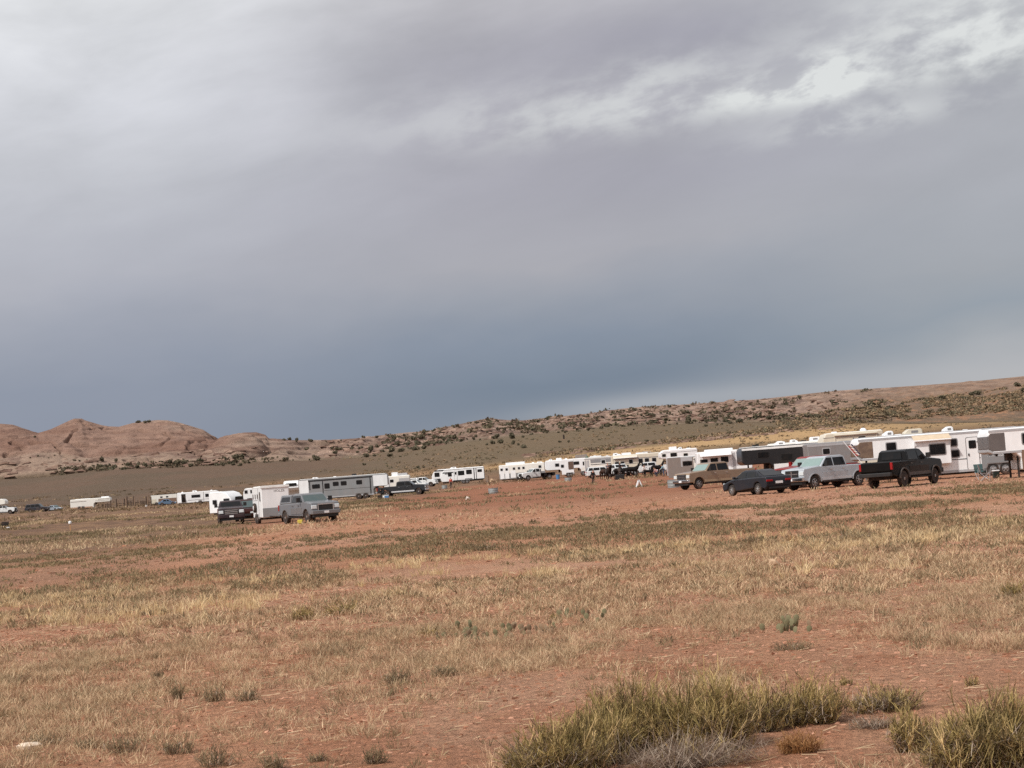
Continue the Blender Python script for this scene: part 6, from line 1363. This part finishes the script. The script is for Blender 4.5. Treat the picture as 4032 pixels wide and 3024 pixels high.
for i, (u, v, w_, h_, lb) in enumerate([(175, 2935, 175, 62, 'low grey green weed right above the white stone'), (335, 2950, 110, 48, 'thin grey weed right of the white stone'), (490, 2965, 190, 92, 'widest grey green weed of the bottom left soil'),
        (705, 2968, 140, 88, 'grey weed with a few upright bare stalks, bottom left'), (850, 3020, 190, 105, 'grey green weed cut by the bottom edge, left of centre'), (1080, 3030, 120, 80, 'olive weed at the bottom edge left of centre'),
        (850, 2762, 100, 88, 'dark green weed with pale straw beside it, lower left'), (975, 2760, 110, 74, 'bushy grey weed right of the dark green one, lower left'), (700, 2755, 60, 80, 'narrow green and straw weed in the lower left'),
        (620, 2668, 60, 36, 'tiny dark weed on the bare soil, lower left'), (1480, 3010, 120, 80, 'olive weed at the bottom edge near the centre'), (1250, 3000, 100, 40, 'flat olive weed at the bottom edge')]):
    stem_bush(lb, u, v, w_, h_, 40+i, GGR, 75, name='grey_weed', dead=.25, twig=4, group=LOW, sw=.005)
MID = 'shrubs in the dry grass'
for i, (u, v, w_, h_, lb, cc) in enumerate([(1690, 2505, 100, 50, 'green base tuft beside bare stalks left of the cactus patch', GRN), (3990, 2350, 110, 75, 'bright green shrub at the right edge halfway down', GRN), (3950, 2365, 90, 50, 'grey shrub beside the bright green one at the right edge', GGR),
        (3120, 2560, 190, 50, 'round olive shrub in the straw below the right cactus', GGR), (1350, 2370+50, 150, 70, 'dark green clump in the yellow grass left of centre', GRN), (1190, 2440, 110, 60, 'olive tuft at the left of the yellow grass', GRN), (620, 2430-10, 170, 32, 'dark grey mat of weed in the left grass', GGR),
        (900, 2265, 170, 40, 'green grey mat of weed on the left, above the yellow grass', GGR), (2970, 2140, 120, 45, 'grey shrub left of the tan tuft in the upper right grass', GGR), (3120, 2145, 90, 40, 'tan tuft between grey shrubs in the upper right grass', ORG), (3350, 2135, 230, 60, 'wide grey shrub right of the tan tuft', GGR),
        (1560, 2690, 130, 70, 'grey thin weed in the straw below the cactus', GGR), (1750, 2665, 110, 60, 'grey tuft under the left cactus', GGR), (3650, 2472, 60, 32, 'dark small weed low on the right', GGR), (3330, 2700, 60, 45, 'small dark shrub in the open soil on the right', GRN), (3830, 2705, 60, 50, 'twin small dark shrubs in the open soil near the right edge', GRN),
        (2180, 2440, 30, 28, 'lone green sprig right of the cactus patch', GRN), (1500, 2140-20, 180, 22, 'low dark mat of weed on the red soil, upper centre', GGR), (1900, 2168, 130, 34, 'rounded green mat right of a paler one, upper centre', GGR), (1840, 2165, 70, 30, 'small pale green mat, upper centre', GGR)]):
    stem_bush(lb, u, v, w_, h_, 70+i, cc, 120 if w_ > 100 else 60, name='small_shrub', dead=.15, twig=4, group=MID, sw=max(.004, hit(u, v).y*.00028))

# prickly pear
PAD = mat('cactus_pad', (118, 112, 86), .9, spec=.08, dirt=.3, scale=8, dust=(150, 140, 110)); PADD = mat('dry_cactus_pad', (140, 120, 98), .9, spec=.08, dirt=.4, scale=8)
def cactus(label, u, v, wpx, n, seed, dry=.3, hk=.62):
    rr = random.Random(seed); p = px_point(u, v); s = p.y/F; W = wpx*s/2; t = thing('prickly_pear', label, 'cactus', p, 0, 'prickly pear patches in the straw')
    for i in range(n):
        x = rr.uniform(-W, W); y = rr.uniform(-.6, .6); z = 0
        for lv in range(rr.choice((1, 1, 2, 2))):
            h = rr.uniform(.085, .13)*hk; w_ = h*.42; a = rr.uniform(-.9, .9); tl = rr.uniform(-.45, .45)
            m = MB(); m.lathe([(.012, 0), (w_*.6, h*.18), (w_, h*.5), (w_*.9, h*.75), (w_*.45, h*.95), (.01, h)], seg=10)
            for v_ in m.bm.verts: v_.co.y *= .22
            o = m.build('pad', PADD if rr.random() < dry else PAD, t, smooth=True, loc=(x, y, z-.008)); o.rotation_euler = (rr.uniform(-.3, .3), tl, a)
            x += math.sin(tl)*h*.9; z += math.cos(tl)*h*.85
    return t
cactus('green grey prickly pear at the left end of the long cactus patch', 1790, 2500, 130, 14, 1, .1)
cactus('pale grey prickly pear in the middle of the long cactus patch', 1920, 2510, 190, 26, 2, .4)
cactus('brownish withered prickly pear at the right end of the long cactus patch', 2110, 2495, 200, 20, 3, .75)
cactus('small green prickly pear above and right of the long cactus patch', 2225, 2430, 70, 6, 4, .1)
cactus('sparse prickly pear pads behind the withered ones', 2330, 2445, 110, 8, 5, .5)
cactus('green prickly pear in the straw on the right', 3090, 2480, 170, 16, 6, .15)
p = hit(117, 2948); t_ = MB(); t_.lathe([(.02, -.02), (.05, 0), (.055, .025), (.035, .045), (.01, .05)], seg=9)
for v_ in t_.bm.verts: v_.co.x *= 1.7 + .5*math.sin(v_.co.y*60)
o = t_.build('stone', mat('white_stone', (214, 196, 176), .8, dirt=.3, scale=20), None, smooth=True, loc=p); tag(o, 'white oblong stone on bare soil in the bottom left corner', 'stone')
for u, v, r_, lb, cc in [(1841, 1966, .22, 'small white block on the red ground below the camper trailers', (220, 210, 200)), (1938, 1897, .45, 'tan rock at the foot of the thin posts', (190, 160, 130)), (3045, 2229, .10, 'single pale stone among the olive weeds, upper right', (190, 190, 186))]:
    p = hit(u, v); m = MB(); bmesh.ops.create_icosphere(m.bm, subdivisions=2, radius=r_)
    for q in m.bm.verts: q.co *= 1+.25*math.sin(q.co.x*9/r_*.3+q.co.z*7/r_*.4); q.co.z *= .8
    o = m.build('stone', mat('stone_'+str(cc[0])+'_tone', cc, .9, dirt=.3), None, loc=p+Vector((0, 0, r_*.4))); tag(o, lb, 'stone')
ground = build_ground(); hills = build_hills()
A_, r_ = _AN; print('RESID', np.round(r_, 2).tolist())
